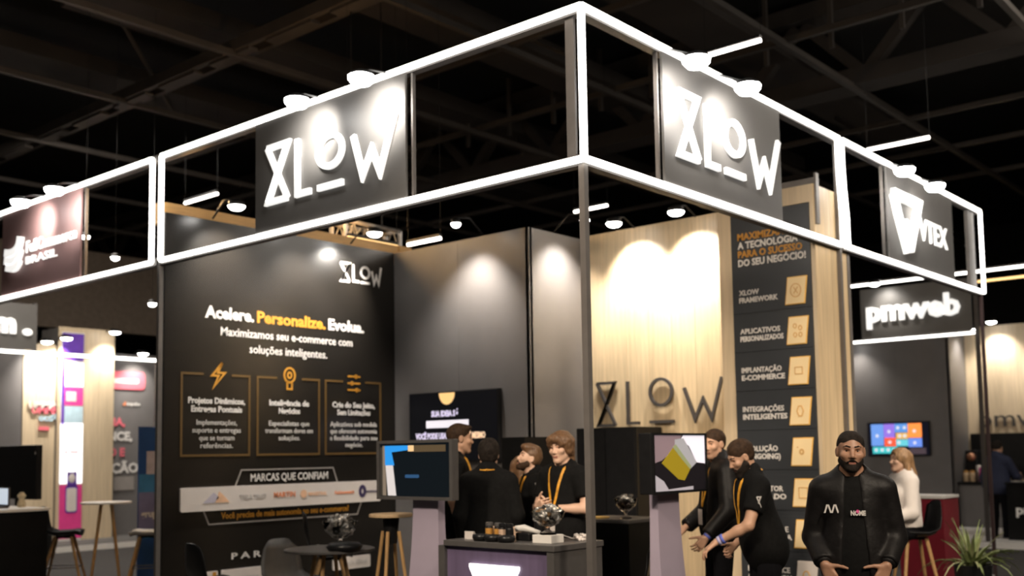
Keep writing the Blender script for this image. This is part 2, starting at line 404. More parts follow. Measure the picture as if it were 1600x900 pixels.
# booth across the left aisle
panels('wall_grey_left', 'y', 3.0, 15.9, 17.6, .1, 3.9, WALLG, .9)
struct('wall_far_left', MB().box((-1, 15.9, .1), (3.68, 16.0, 3.85)), WALLG)
panels('wall_far_oak', 'x', 15.9, 3.70, 4.44, .1, 3.86, WOODP, .25)
panels('wall_far_dark', 'x', 16.3, 5.62, 9.0, .1, 3.80, WALLG, 1.1)
co = struct('far_oak_column', MB().box((4.32, 15.82, .1), (5.46, 16.5, 4.18)), METAL)
MB().box((4.32, 15.80, .1), (4.38, 15.82, 4.2)).build('panel', WOODP, co)
for k in range(2): MB().box((4.83+k*.32, 15.80, .1), (5.146+k*.32, 15.82, 4.2)).build('panel', WOODP, co)
MB().box((4.38, 15.80, 4.1), (4.83, 15.82, 4.2)).build('panel', WOODP, co)

# ================================================================== LIT FRAMES
ZT, ZB = 4.48, 3.48
def led(p0, p1, fr, w=.036, bend=None):
    if bend: return MB().tube(bend, .022, 8).build('led_strip', LED, fr)
    return MB().bar(p0, p1, w).build('led_strip', LED, fr)
fr = thing('lit_frame', (0, 0, 0), 'corner booth light frame with white led outlines in front, carrying both large hourglass-logo signs', 'frame')
for z in (ZT, ZB):
    MB().box((-.02, -.02, z-.035), (.05, 4.98, z+.035)).build('beam', DMETAL, fr); led((-.035, -.04, z), (-.035, 4.92, z), fr)
    MB().box((.05, -.02, z-.035), (3.94, .05, z+.035)).build('beam', DMETAL, fr); led((-.04, -.035, z), (3.92, -.035, z), fr)
led((-.035, -.035, ZB), (-.035, -.035, ZT), fr); led((-.035, 4.92, ZB), (-.035, 4.92, ZT), fr)
led(0, 0, fr, bend=[(3.88, -.035, ZT), (3.88, -.035, 4.2), (3.895, -.035, 4.0), (3.925, -.035, 3.75), (3.93, -.035, ZB)])
MB().box((.0, .055, ZB), (.02, .125, ZT)).build('upright', DMETAL, fr)
MB().box((-.022, -.022, 0), (.022, .022, ZB-.03)).build('post', METAL, fr)
MB().box((-.02, 4.965, 0), (.025, 5.0, ZB-.04)).build('post', METAL, fr)
MB().box((3.9, -.015, .1), (3.94, .02, ZT)).build('post', METAL, fr)
for y in (1.55, 3.45):
    MB().box((-.01, y-.008, ZB), (.02, y+.008, ZT)).build('upright', METAL, fr)
for x in (.89, 2.73):
    MB().box((x-.008, -.01, ZB), (x+.008, .02, ZT)).build('upright', METAL, fr)
f2 = thing('lit_frame', (0, 5.06, 0), 'light frame with white led outlines at left edge, carrying the plum sign', 'frame')
for z in (ZT, ZB):
    MB().box((-.02, 5.02, z-.035), (.05, 9.9, z+.035)).build('beam', DMETAL, f2); led((-.035, 5.08, z), (-.035, 9.9, z), f2)
led((-.035, 5.08, ZB), (-.035, 5.08, ZT), f2)
MB().box((-.03, 9.86, 0), (.03, 9.92, ZT)).build('post', METAL, f2)
for y in (6.42, 8.32): MB().box((-.01, y-.008, ZB), (.02, y+.008, ZT)).build('upright', METAL, f2)
f3 = thing('lit_frame', (8.03, 0, 0), 'light frame with white led outlines at right, carrying the sign with a triangular logo', 'frame')
for z in (ZT, ZB):
    MB().box((3.96, -.02, z-.035), (8.05, .05, z+.035)).build('beam', DMETAL, f3); led((3.98, -.035, z), (8.05, -.035, z), f3)
led(0, 0, f3, bend=[(3.99, -.035, ZT), (3.99, -.035, 4.2), (4.01, -.035, 4.0), (4.045, -.035, 3.75), (4.05, -.035, ZB)])
led((8.05, -.035, ZB), (8.05, -.035, ZT), f3)
MB().box((7.68, 0, ZB), (7.9, .04, ZT)).build('upright', METAL, f3)
MB().box((8.015, -.018, 0), (8.05, .018, ZB)).build('post', PMETAL, f3)
for x in (5.02, 7.01): MB().box((x-.008, -.01, ZB), (x+.008, .02, ZT)).build('upright', METAL, f3)
f4 = thing('lit_frame', (12.5, 1.4, 0), 'light frame far right across the aisle, carrying the pmweb sign', 'frame')
MB().box((12.5, -3, ZT-.05), (12.57, 3.58, ZT+.02)).build('beam', DMETAL, f4); led((12.48, -3, 4.45), (12.48, 3.56, 4.45), f4)
MB().box((12.5, 1.42, ZB-.05), (12.57, 3.58, ZB+.02)).build('beam', DMETAL, f4); led((12.48, 1.44, 3.46), (12.48, 3.56, 3.46), f4)
MB().box((12.5, 1.38, .1), (12.56, 1.44, ZT)).build('post', DMETAL, f4); MB().box((12.5, 3.55, .1), (12.56, 3.61, ZT)).build('post', DMETAL, f4)
f5 = thing('lit_frame', (5.6, 14.4, 0), 'far left light frame, one white led line crossing before the oak column', 'frame')
MB().box((-1, 14.4, ZB), (5.6, 14.47, ZB+.07)).build('beam', DMETAL, f5); led((-1, 14.38, 3.51), (5.58, 14.38, 3.51), f5, .05)
MB().box((5.56, 14.4, .1), (5.62, 14.46, ZB)).build('post', DMETAL, f5)
MB().box((3.18, 14.41, ZB), (3.24, 14.46, 4.4)).build('upright', DMETAL, f5)

# ================================================================== SIGNS
def sign(loc, fr, w, z0, z1, m, label):
    t = thing('logo_sign', loc, label, 'sign')
    o, u, v = fr
    rect(MB(), ((o[0], o[1], z0), u, v), 0, w, 0, z1-z0, .02).build('board', m, t)
    return t
s1 = sign((-.02, 3.43, ZB), YF(-.02, 3.43, ZB), 1.84, ZB+.03, ZT-.03, SIGN, 'dark grey sign reading XLOW on the left face of the front corner frame')
xlow(s1, YF(-.042, 3.43, ZB), LETTERE, .050, .028)
s2 = sign((.91, -.02, ZB), XF(.91, -.02, ZB), 1.80, ZB+.03, ZT-.03, SIGN, 'dark grey sign reading XLOW on the right face of the front corner frame')
xlow(s2, XF(.89, -.042, ZB), LETTERE, .050, .028)
s3 = sign((5.04, -.02, ZB), XF(5.04, -.02, ZB), 1.95, ZB+.03, ZT-.03, SIGN, 'dark sign reading VTEX beside a white triangular logo')
fr3 = XF(5.04, -.042, ZB)
mb = MB(); stroke(mb, [(.10, .70), (.80, .70), (.52, .20), (.44, .20)], .10, fr3, .05)
stroke(mb, [(.10, .70), (.20, .50), (.36, .24), (.44, .46)], .11, fr3, .05); stroke(mb, [(.44, .46), (.50, .24)], .09, fr3, .05)
mb.build('emblem', LETTERE, s3)
text('lettering', 'VTEX', ((5.90, -.042, ZB+.345), (1, 0, 0), (0, 0, 1)), .86, .235, LETTERE, s3, .015, .012)
s4 = sign((-.02, 8.28, ZB), YF(-.02, 8.28, ZB), 1.83, ZB+.03, ZT-.03, SIGNR, 'plum sign reading FullCommerce Brasil at left edge')
fr4 = YF(-.042, 8.28, ZB)
for k, (a, b, c) in enumerate((((.52, .64), (.50, .42), (.17, .50)), ((.52, .50), (.48, .33), (.17, .41)), ((.50, .38), (.44, .26), (.21, .33)))):
    pts = [(((1-q)**2*a[0]+2*q*(1-q)*b[0]+q*q*c[0]), ((1-q)**2*a[1]+2*q*(1-q)*b[1]+q*q*c[1])) for q in [i/8 for i in range(9)]]
    stroke(MB(), pts, .085, fr4, .05).build('emblem', LETTERE, s4)
text('lettering', 'FullCommerce', (Vector((-.042, 8.28-.62, ZB+.445)), (0, -1, 0), (0, 0, 1)), 1.14, .13, LETTERE, s4, .012, .012)
text('lettering', 'BRASIL', (Vector((-.042, 8.28-.62, ZB+.315)), (0, -1, 0), (0, 0, 1)), .72, .085, LETTERE, s4, .012, .012)
s5 = sign((12.47, 3.3, 3.5), YF(12.47, 3.3, 3.5), 1.84, 3.5, 4.36, SIGN, 'dark grey sign reading pmweb between two led lines at right')
text('lettering', 'pmweb', ((12.45, 3.19, 3.79), (0, -1, 0), (0, 0, 1)), 1.56, .355, LETTERE, s5, .05, .035)
s6 = sign((1.4, 14.38, 3.56), XF(1.4, 14.38, 3.56), 1.82, 3.56, 4.36, SIGN, 'grey sign with bulky white letters at far left edge above the led line')
text('lettering', 'em', ((2.22, 14.36, 3.84), (1, 0, 0), (0, 0, 1)), .62, .34, LETTERE, s6, .05, .05)
mb = MB(); mb.prism([(.08*math.cos(a*.4488), .06*math.sin(a*.4488)) for a in range(14)], ((3.04, 14.36, 3.86), (1, 0, 0), (0, 0, 1)), .05); mb.build('lettering', LETTERE, s6)

# ================================================================== FLOODLIGHTS OVER THE SIGNS
def flood(pos, wall, label, group, power, R=.085):
    """round head on an arm from the frame top; wall = point on the sign it lights"""
    x, y, z = pos; ax = wall
    t = thing('floodlight', (ax[0], ax[1], ZT), label, 'lamp', group)
    MB().tube([(ax[0], ax[1], ZT+.02), (ax[0]*.3+x*.7, ax[1]*.3+y*.7, z+.08), (x, y, z+.03)], .009, 8).build('arm', BLKPL, t, smooth=True)
    MB().lathe([(R*.5, .035), (R, .015), (R, -.005), (R*.95, -.012)], (x, y, z), 16).build('head', BLKPL, t, smooth=True)
    MB().lathe([(R*1.15, -.008), (R*1.1, -.035), (R*.8, -.065), (R*.2, -.08)], (x, y, z), 16).build('lens', LENS, t, smooth=True)
    spot((x, y, z-.09), (ax[0], ax[1], z-.16), power, 95, 1.0, rad=.06)
g = 'floodlights over the signs'
flood((-.38, 1.69, 4.36), (-.02, 1.80, ZT), 'bright floodlight over the left corner sign, the one nearer the corner', g, 105)
flood((-.38, 2.43, 4.36), (-.02, 2.60, ZT), 'bright floodlight over the left corner sign, the one farther from the corner', g, 105)
flood((-.38, 6.33, 4.36), (-.02, 6.50, ZT), 'floodlight over the plum sign, the right one of its pair', g, 48)
flood((-.38, 7.08, 4.36), (-.02, 7.25, ZT), 'floodlight over the plum sign, the left one of its pair', g, 58)
flood((.80, -.38, 4.28), (1.02, -.02, ZT), 'bright floodlight over the right corner sign, the one nearer the corner', g, 105)
flood((1.52, -.38, 4.28), (1.72, -.02, ZT), 'bright floodlight over the right corner sign, the one farther from the corner', g, 105)
flood((4.61, -.38, 4.27), (5.2, -.02, ZT), 'floodlight over the triangular-logo sign, the left one of its pair', g, 58)
flood((5.44, -.38, 4.27), (6.0, -.02, ZT), 'floodlight over the triangular-logo sign, the right one of its pair', g, 48)

def wall_lamp(pos, base, aim, label, power, R=.06, angle=95, group='small spots along wall tops', col=(1, .93, .84), lens=LENSW):
    t = thing('wall_spotlight', base, label, 'lamp', group)
    MB().tube([base, ((base[0]+pos[0])/2, (base[1]+pos[1])/2, pos[2]+.08), (pos[0], pos[1], pos[2]+.05)], .01, 8).build('arm', BLKPL, t, smooth=True)
    MB().lathe([(R*.5, .05), (R, .03), (R, -.005), (R*.95, -.012)], pos, 16).build('head', BLKPL, t, smooth=True)
    MB().lathe([(R*1.05, -.012), (R*.95, -.03), (R*.65, -.048), (R*.2, -.056)], pos, 16).build('lens', lens, t, smooth=True)
    if power: spot((pos[0], pos[1], pos[2]-.075), aim, power, angle, .9, col)
wall_lamp((3.58, 2.27, 4.0), (3.95, 2.27, 4.0), (3.95, 2.2, 3.35), 'left one of two spots above the pale oak wall with bronze letters', 190, .08)
wall_lamp((3.58, 1.52, 4.0), (3.95, 1.52, 4.0), (3.95, 1.5, 3.35), 'right one of two spots above the pale oak wall with bronze letters', 190, .08)
wall_lamp((.58, 4.60, 4.06), (.58, 5.0, 3.99), (.70, 5.0, 3.4), 'left one of the spots above the black poster wall', 150, .08)
wall_lamp((1.62, 4.60, 4.06), (1.62, 5.0, 3.99), (1.62, 5.0, 3.0), 'middle one of the spots above the black poster wall, hidden by the led line', 170, .06)
wall_lamp((2.36, 4.60, 4.06), (2.36, 5.0, 3.99), (2.1, 5.0, 3.3), 'right one of the spots above the black poster wall, before a piece of truss', 150, .08)
wall_lamp((2.6, 3.6, 4.05), (3.02, 3.6, 3.98), (3.02, 3.7, 2.9), 'spot on the grey panel wall above the big television', 120, .05)
wall_lamp((3.45, 2.55, 4.06), (3.45, 2.96, 3.98), (3.5, 2.96, 3.2), 'spot above the narrow grey wall next to the oak wall', 115, .05)
wall_lamp((12.1, 2.9, 4.40), (12.5, 2.9, 4.47), (12.47, 2.8, 4.0), 'spot over the pmweb sign on the led line', 22, .09)
wall_lamp((15.1, 4.7, 3.72), (15.5, 4.7, 3.75), (15.5, 4.6, 3.0), 'small spot beside the oak column, left under the pmweb sign', 30, .09)
wall_lamp((16.05, 2.2, 4.02), (16.45, 2.2, 3.98), (16.45, 2.2, 3.2), 'left spot over the pale oak wall at right edge', 90, .09)
wall_lamp((16.05, 1.2, 4.02), (16.45, 1.2, 3.98), (16.45, 1.2, 3.2), 'spot over the pale oak wall, at the right edge of view', 90, .09)
wall_lamp((16.0, 2.5, 3.9), (16.0, 2.85, 3.85), (16.0, 2.85, 3.2), 'spot lighting the narrow grey side wall at right', 45, .07)
wall_lamp((2.0, 15.5, 3.9), (2.0, 15.9, 3.85), (2.0, 15.9, 2.6), 'spot above the grey wall at far left edge', 60, .09)
wall_lamp((3.95, 15.5, 3.86), (3.95, 15.9, 3.84), (3.95, 15.9, 3.2), 'spot over the far left oak wall, left one of two', 110, .10)
wall_lamp((4.3, 15.45, 3.95), (4.3, 15.9, 3.84), (4.3, 15.9, 3.2), 'spot over the far left oak wall, right one of two', 110, .10)
wall_lamp((5.28, 15.45, 4.14), (5.28, 15.82, 4.16), (5.28, 15.82, 3.2), 'spot over the far left oak column, above the led line', 110, .10)
wall_lamp((6.15, 15.9, 3.80), (6.15, 16.3, 3.80), (6.2, 16.3, 3.0), 'small spot above the dark wall with the pink sign', 60, .10)
for p, l in (((1.48, 9.3, 4.58), 'tiny bare lamp between the plum sign and the frame corner'), ((1.76, 9.04, 4.30), 'tiny bare lamp right of the plum sign, just above the led line'), ((2.11, 8.70, 3.68), 'small double lamp left of the frame post over the dark gallery')):
    t = thing('hanging_lamp', p, l, 'lamp', 'small hanging lamps')
    MB().tube([p, (p[0], p[1], 8.6)], .002, 6).build('cable', BLACK, t)
    MB().lathe([(.02, .05), (.055, .03), (.06, 0)], p, 14).build('head', BLKPL, t, smooth=True)
    MB().lathe([(.055, -.001), (.045, -.03), (.015, -.045)], p, 14).build('bulb', LENSW, t, smooth=True)
# linear hall lamps
def tube_lamp(p0, p1, label, m=TUBE, r=.022):
    c = tuple((a+b)/2 for a, b in zip(p0, p1)); t = thing('linear_lamp', c, label, 'lamp', 'linear hall lamps')
    MB().tube([p0, p1], r, 8).build('tube', m, t, smooth=True)
    MB().bar((p0[0], p0[1], p0[2]+r+.015), (p1[0], p1[1], p1[2]+r+.015), .05, .03).build('housing', BLKPL, t)
    for q in (p0, p1): MB().tube([(q[0], q[1], q[2]+r), (q[0], q[1], 8.6)], .002, 6).build('cable', BLACK, t)
tube_lamp((3.64, 1.17, 5.5), (3.64, .57, 5.5), 'slanting linear lamp above the floodlights of the right corner sign')
tube_lamp((7.98, 1.30, 5.5), (7.98, .50, 5.5), 'linear lamp hanging at upper right, above the right led upright')
tube_lamp((3.46, 10.1, 5.5), (3.46, 9.25, 5.5), 'linear lamp seen through the left frame next to the led upright')
tube_lamp((8.11, 6.2, 5.5), (8.11, 5.55, 5.5), 'linear lamp crossed by the front corner post')
tube_lamp((3.1, 4.85, 4.06), (3.1, 4.32, 4.06), 'white linear lamp on top of the grey wall corner', r=.02)
tube_lamp((2.66, 5.4, 4.15), (3.44, 5.4, 4.15), 'orange glowing linear lamp under the piece of truss', TUBEO, .035)
for x in (.7, 1.6, 2.6):  # added point lights that warm up the oak trim, apart from the tube
    l_ = bpy.data.lights.new('added_trim_glow', 'POINT'); l_.energy = 26; l_.color = (1, .6, .25); l_.shadow_soft_size = .1; o_ = bpy.data.objects.new('added_trim_glow', l_); COL.objects.link(o_); o_.location = (x, 5.55, 4.45)
tube_lamp((20.6, 3.9, 5.5), (20.6, 2.3, 5.5), 'thin linear lamp far right, behind the end of the led frame', TUBEO, .025)
# piece of truss over the poster wall
t = thing('truss_piece', (3.22, 5.7, 4.15), 'short grey lattice truss hanging above the poster wall', 'truss')
for y in (5.6, 5.86):
    for z in (4.18, 4.42): MB().tube([(2.8, y, z), (3.68, y, z)], .028, 8).build('chord', ALU, t, smooth=True)
    for k in range(4):
        x = 2.82+k*.21; MB().tube([(x, y, 4.18), (x+.105, y, 4.42), (x+.21, y, 4.18)], .013, 6).build('lattice', ALU, t)
for x in (2.8, 3.68):
    MB().bar((x, 5.6, 4.18), (x, 5.86, 4.18), .04).bar((x, 5.6, 4.42), (x, 5.86, 4.42), .04).bar((x, 5.6, 4.18), (x, 5.6, 4.42), .04).bar((x, 5.86, 4.18), (x, 5.86, 4.42), .04).build('end_frame', ALU, t)
MB().tube([(3.0, 5.73, 4.44), (3.0, 5.73, 8.6)], .008, 6).tube([(3.5, 5.73, 4.44), (3.5, 5.73, 8.6)], .008, 6).build('cable', BLKPL, t)
# ================================================================== BLACK WALL POSTER (plane y = 5)
pm = thing('wall_print', (1.5, 4.999, .1), 'lettering, icons and frames printed on the black back wall, headed Acelere. Personalize. Evolua.', 'print')
py0 = 4.998
def wt(body, x, z, w, h, m, bold=.02, align='L', name='lettering'): return text(name, body, XF(x, py0, z), w, h, m, pm, .0025, bold, None, align)
G = dict(X=(0, .13, 1, 0), L=(.20, .30, 1, .04), O=(.40, .72, .085, .22), bar=(.32, .49, .06), W=[(.55, .78), (.62, .04), (.69, .5), (.76, .04), (.86, 1.05)])
Gs = dict(X=(0, .135, .20, 0), L=(.185, .27, .20, .012), O=(.36, .125, .062, .062), bar=(.29, .43, .01), W=[(.46, .155), (.495, .012), (.53, .1), (.565, .012), (.60, .21)])
xlow(pm, XF(2.21, py0, 3.56), INKW, .028, .003, 'brand_mark', Gs)
wt('Acelere.', .50, 3.00, .57, .115, INKW, .035); wt('Personalize.', 1.11, 3.00, .89, .115, INKY, .035); wt('Evolua.', 2.04, 3.00, .51, .115, INKW, .035)
wt('Maximizamos seu e-commerce com', .68, 2.835, 1.70, .085, INKW, .012); wt('soluções inteligentes.', 1.02, 2.68, 1.0, .085, INKW, .012)
for x0, x1, cx in ((.25, 1.02, .65), (1.12, 1.91, 1.52), (2.0, 2.79, 2.40)):
    mb = MB(); fo = XF(0, py0, 0)
    stroke(mb, [(cx-.16, 2.44), (x0, 2.44), (x0, 1.65), (x1, 1.65), (x1, 2.44), (cx+.16, 2.44)], .022, fo, .003); mb.build('box_outline', INKD, pm)
fo = XF(0, py0, 0)
mb = MB(); stroke(mb, [(.70, 2.56), (.585, 2.43), (.66, 2.43), (.60, 2.31), (.73, 2.46), (.65, 2.46), (.70, 2.56)], .022, fo, .003); mb.build('lightning_icon', INKY, pm)
mb = MB(); ring(mb, 1.52, 2.475, .068, .075, .022, fo, .003); stroke(mb, [(1.49, 2.41), (1.49, 2.33), (1.55, 2.33), (1.55, 2.41)], .02, fo, .003); ring(mb, 1.52, 2.475, .025, .03, .02, fo, .003, 12); mb.build('bulb_icon', INKY, pm)
mb = MB()
for k, dx in ((0, .03), (1, -.03), (2, .04)):
    z = 2.50-k*.075; stroke(mb, [(2.31, z), (2.49, z)], .018, fo, .003); ring(mb, 2.40+dx, z, .016, .016, .016, fo, .003, 10)
mb.build('slider_icon', INKY, pm)
for cx, hd, ls in ((.645, ('Projetos Dinâmicos,', 'Entregas Pontuais'), ('Implementações,', 'suporte e entregas', 'que se tornam', 'referências.')),
                   (1.52, ('Inteligência de', 'Negócios'), ('Especialistas que', 'transformam dores em', 'soluções.')),
                   (2.40, ('Crie do Seu Jeito,', 'Sem Limitações'), ('Aplicativos sob medida', 'que oferecem autonomia', 'e flexibilidade para seu', 'negócio.'))):
    z = 2.155
    for q in hd: wt(q, cx, z, min(.66, .034*len(q)), .058, INKW, .03, 'C'); z -= .082
    z -= .045
    for q in ls: wt(q, cx, z, min(.68, .0305*len(q)), .052, INKG if 0 else INKW, .0, 'C'); z -= .075
mb = MB(); stroke(mb, [(.86, 1.345), (.93, 1.50), (2.10, 1.50), (2.16, 1.345)], .014, fo, .003); mb.build('box_outline', INKG, pm)
mb = MB(); stroke(mb, [(.50, 1.115), (.56, .985), (2.44, .985), (2.50, 1.115)], .014, fo, .003); mb.build('box_outline', INKG, pm)
wt('MARCAS QUE CONFIAM', 1.04, 1.385, .99, .075, INKW, .012); wt('Você precisa de mais autonomia no seu e-commerce?', .70, 1.03, 1.62, .06, INKY, .02)
wt('P A R C E I R O S', .82, .63, 1.1, .06, INKW, .02)
# white plaque of client marks
pl = MB().prism(rrect(.24, 2.77, 1.115, 1.345, .02), XF(0, py0, 0), .02).build('plaque', PLAQUE, pm)
ORG = mat('orange_ink', (.78, .25, .10), .5); LIL = mat('dark_violet_ink', (.05, .035, .10), .5); PALE = mat('pale_violet_ink', (.50, .47, .56), .5); PALEO = mat('pale_orange_ink', (.80, .50, .32), .5); GRYI = mat('soft_grey_ink', (.52, .50, .49), .5)
fp = XF(0, py0-.021, 0)
mb = MB(); mb.prism([(.48, 1.19), (.60, 1.29), (.66, 1.24), (.60, 1.19)], fp, .002); mb.build('client_mark', PALE, pl)
mb = MB(); mb.prism([(.62, 1.19), (.66, 1.30), (.70, 1.27), (.78, 1.19)], fp, .002); mb.build('client_mark', PALEO, pl)
for b, x, w, h, m in (('TESLA TRUST', .90, .32, .04, GRYI), ('MARTIN', 1.31, .27, .05, ORG), ('MAGISTRAL', 1.75, .25, .035, PALEO), ('Fashionwatch', 2.11, .27, .035, ORG), ('avenue', 2.55, .17, .035, LIL)):
    text('client_mark', b, XF(x, py0-.021, 1.215), w, h, m, pl, .002, .02)
mb = MB(); mb.prism([(1.69+.045*math.cos(a*.785), 1.235+.045*math.sin(a*.785)) for a in range(8)], fp, .002); mb.build('client_mark', PALEO, pl)
mb = MB(); ring(mb, 2.50, 1.235, .035, .05, .04, fp, .002, 14); mb.build('client_mark', LIL, pl)
for a, b, nm in ((.44, .66, 'card'), (.70, 1.22, 'card'), (1.25, 1.56, 'card'), (2.09, 2.62, 'card')):
    cd = MB().prism(rrect(a, b, .40, .535, .015), XF(0, py0, 0), .012).build(nm, PLAQUE, pm)
    if a == 2.09: text('client_mark', 'Google Cloud', XF(2.2, py0-.013, .45), .36, .045, GRYI, cd, .002, .0)
    if a == .70: text('client_mark', 'linx commerce', XF(.75, py0-.013, .43), .38, .04, GRYI, cd, .002, .0)
    if a == .44: rect(MB(), XF(0, py0-.013, 0), .60, .64, .41, .525, .002).build('client_mark', INKY, cd)

# ================================================================== SERVICES POSTER ON THE OAK COLUMN (plane x = 3.45)
sv = thing('services_poster', (3.438, .45, .1), 'tall dark poster with amber icon tiles on the oak column, headed MAXIMIZAMOS A TECNOLOGIA', 'poster')
MB().box((3.436, .064, .12), (3.449, .843, 3.81)).build('sheet', NAVY, sv)
def st(body, y, z, w, h, m, bold=.02): return text('lettering', body, YF(3.434, y, z), w, h, m, sv, .0025, bold)
for k, (b, m, w) in enumerate((('MAXIMIZAMOS', INKY, .58), ('A TECNOLOGIA', INKW, .60), ('PARA O SUCESSO', INKY, .64), ('DO SEU NEGÓCIO!', INKW, .67))):
    st(b, .775, 3.565-k*.082, w, .062, m, .03)
ICON = mat('tile_amber_edge', (.85, .50, .12), .5); ICL = mat('tile_icon_ink', (.74, .45, .17), .5)
rows = [('XLOW', 'FRAMEWORK', .39), ('APLICATIVOS', 'PERSONALIZADOS', .43), ('IMPLANTAÇÃO', 'E-COMMERCE', .43), ('INTEGRAÇÕES', 'INTELIGENTES', .44), ('EVOLUÇÃO', '(ONGOING)', .36), ('CONSULTOR', 'DEDICADO', .40), ('SUPORTE DE', 'PLATAFORMA', .44), ('MARKETPLACE', 'CONSULTORIA', .44), ('', '', 0)]
for k, (a, b, w) in enumerate(rows):
    zc = 3.035-k*.3595
    rw = MB().box((3.4305, .066, zc-.155), (3.437, .841, zc+.155)).build('row_panel', NAVY, sv)
    if not a: continue
    text('lettering', a, YF(3.430, .775, zc+.012), w*(.52 if k == 0 else .93), .046, INKW, rw, .0025, .025)
    text('lettering', b, YF(3.430, .775, zc-.058), w, .046, INKW, rw, .0025, .035)
    tl = MB(); fr_ = ((3.43, 0, 0), (0, -1, 0), (0, 0, 1))
    tl.prism([(-.315, zc-.125), (-.125, zc-.125), (-.095, zc+.125), (-.285, zc+.125)], fr_, .012); ob = tl.build('icon_tile', ICON if k < 7 else PLAQUE, rw, bevel=.002)
    MB().prism([(-.306, zc-.116), (-.133, zc-.116), (-.104, zc+.116), (-.277, zc+.116)], ((3.4175, 0, 0), (0, -1, 0), (0, 0, 1)), .003).build('tile_face', CREAM if k < 7 else PLAQUE, rw)
    fi = ((3.414, 0, 0), (0, -1, 0), (0, 0, 1)); mb = MB()
    if k == 0: ring(mb, -.205, zc, .05, .06, .008, fi, .003, 16); stroke(mb, [(-.225, zc+.03), (-.185, zc-.03)], .008, fi, .003); stroke(mb, [(-.225, zc-.03), (-.185, zc+.03)], .008, fi, .003)
    elif k == 1:
        for q in ((-.225, .04), (-.225, -.04), (-.175, -.04), (-.175, .02)): ring(mb, q[0], zc+q[1], .015, .02, .01, fi, .003, 8)
    elif k == 2: stroke(mb, [(-.24, zc+.03), (-.17, zc+.03), (-.17, zc-.03), (-.24, zc-.03)], .008, fi, .003, True)
    elif k == 3: ring(mb, -.205, zc, .03, .05, .012, fi, .003, 6)
    elif k == 4: ring(mb, -.205, zc, .016, .02, .016, fi, .003, 12); stroke(mb, [(-.25, zc+.04), (-.235, zc+.04)], .01, fi, .003)
    elif k == 5: stroke(mb, [(-.245, zc+.045), (-.165, zc+.045), (-.165, zc-.045), (-.245, zc-.045)], .008, fi, .003, True)
    else: ring(mb, -.205, zc, .03, .04, .01, fi, .003, 10)
    mb.build('tile_icon', ICL, rw)
# bronze letters on the oak wall
wl = thing('wall_letters', (3.93, 2.0, 1.9), 'thin dark bronze raised letters XLOW on the pale oak wall', 'letters')
xlow(wl, YF(3.93, 2.894, 0), DMETAL, .03, .03, 'letter', dict(X=(.12, .35, 2.358, 1.905), L=(.515, .655, 2.362, 1.92), O=(.928, 2.23, .132, .135), bar=(.785, 1.077, 1.925), W=[(1.205, 2.257), (1.325, 1.935), (1.420, 2.135), (1.515, 1.935), (1.641, 2.346)]))
w2 = thing('wall_letters', (16.43, 2.2, 1.9), 'dark raised letters pmweb on the pale oak wall at right edge', 'letters')
text('lettering', 'pmweb', ((16.43, 2.62, 2.00), (0, -1, 0), (0, 0, 1)), 1.62, .33, DMETAL, w2, .03, .0)

# ================================================================== SCREENS
def sc_mat(name, c, e=1.0): return mat('screen_'+name, c, .3, emis=e*.62)
tv = thing('wall_television', (3.02, 4.03, 1.54), 'large black television with lilac text lines on the grey wall, behind the group', 'television')
MB().box((2.955, 3.36, 1.54), (3.02, 4.70, 2.31)).build('bezel', BLKPL, tv, bevel=.006)
sc = MB().box((2.951, 3.375, 1.565), (2.956, 4.685, 2.295)).build('screen', sc_mat('black', (.004, .004, .005), 1.), tv)
ft = YF(2.950, 4.70, 1.54); SL = sc_mat('lilac', (.62, .56, .74), 1.); SO = sc_mat('sand', (.78, .55, .36), 1.)
mb = MB(); mb.prism([(.60+.12*math.cos(math.pi+a*math.pi/12), .755+.13*math.sin(math.pi+a*math.pi/12)) for a in range(13)], ft, .002); mb.build('screen_badge', sc_mat('amber', (.85, .55, .22), 1.), sc)
def tt(b, x, z, w, h, m): return text('screen_text', b, (Vector((2.949, 4.70-x, 1.54+z)), (0, -1, 0), (0, 0, 1)), w, h, m, sc, .002, .05)
tt('SUA IDEIA SÓ', .36, .50, .42, .06, SL)
MB().prism([(.28, .375), (.92, .375), (.92, .455), (.28, .455)], ft, .003).build('screen_bar', sc_mat('white', (.8, .76, .82), 1.), sc)
tt('VOCÊ PODE USAR', .11, .255, .52, .062, SL); tt('COM VOCÊ MESMO', .65, .255, .51, .062, SO)
# monitor on the left lilac stand, facing the left aisle
k1 = thing('kiosk_monitor', (.25, 1.81, 1.27), 'grey-framed monitor with a blue picture on the left lilac stand', 'monitor')
MB().box((.26, 1.42, 1.285), (.31, 2.235, 1.735)).build('casing', GRYPL, k1, bevel=.006)
for a, b in (((.24, 1.42, 1.285), (.262, 2.235, 1.31)), ((.24, 1.42, 1.712), (.262, 2.235, 1.735)), ((.24, 1.42, 1.31), (.262, 1.45, 1.712)), ((.24, 2.205, 1.31), (.262, 2.235, 1.712))):
    MB().box(a, b).build('bezel', GRYPL, k1)
sc = MB().box((.252, 1.45, 1.31), (.2605, 2.205, 1.712)).build('screen', sc_mat('dark_teal', (.004, .006, .008), 1.), k1)
fk = YF(.251, 2.235, 1.285)
rect(MB(), fk, .035, .06, .03, .40, .002).build('screen_band', sc_mat('ash', (.035, .030, .024), 1.), sc)
MB().prism([(.06, .03), (.10, .03), (.09, .41), (.06, .41)], fk, .002).build('screen_band', sc_mat('sepia', (.16, .13, .10), 1.), sc)
MB().prism([(.085, .41), (.34, .41), (.34, .375), (.16, .36), (.19, .26), (.09, .26)], fk, .003).build('screen_picture', sc_mat('azure', (.02, .22, .62), 1.), sc)
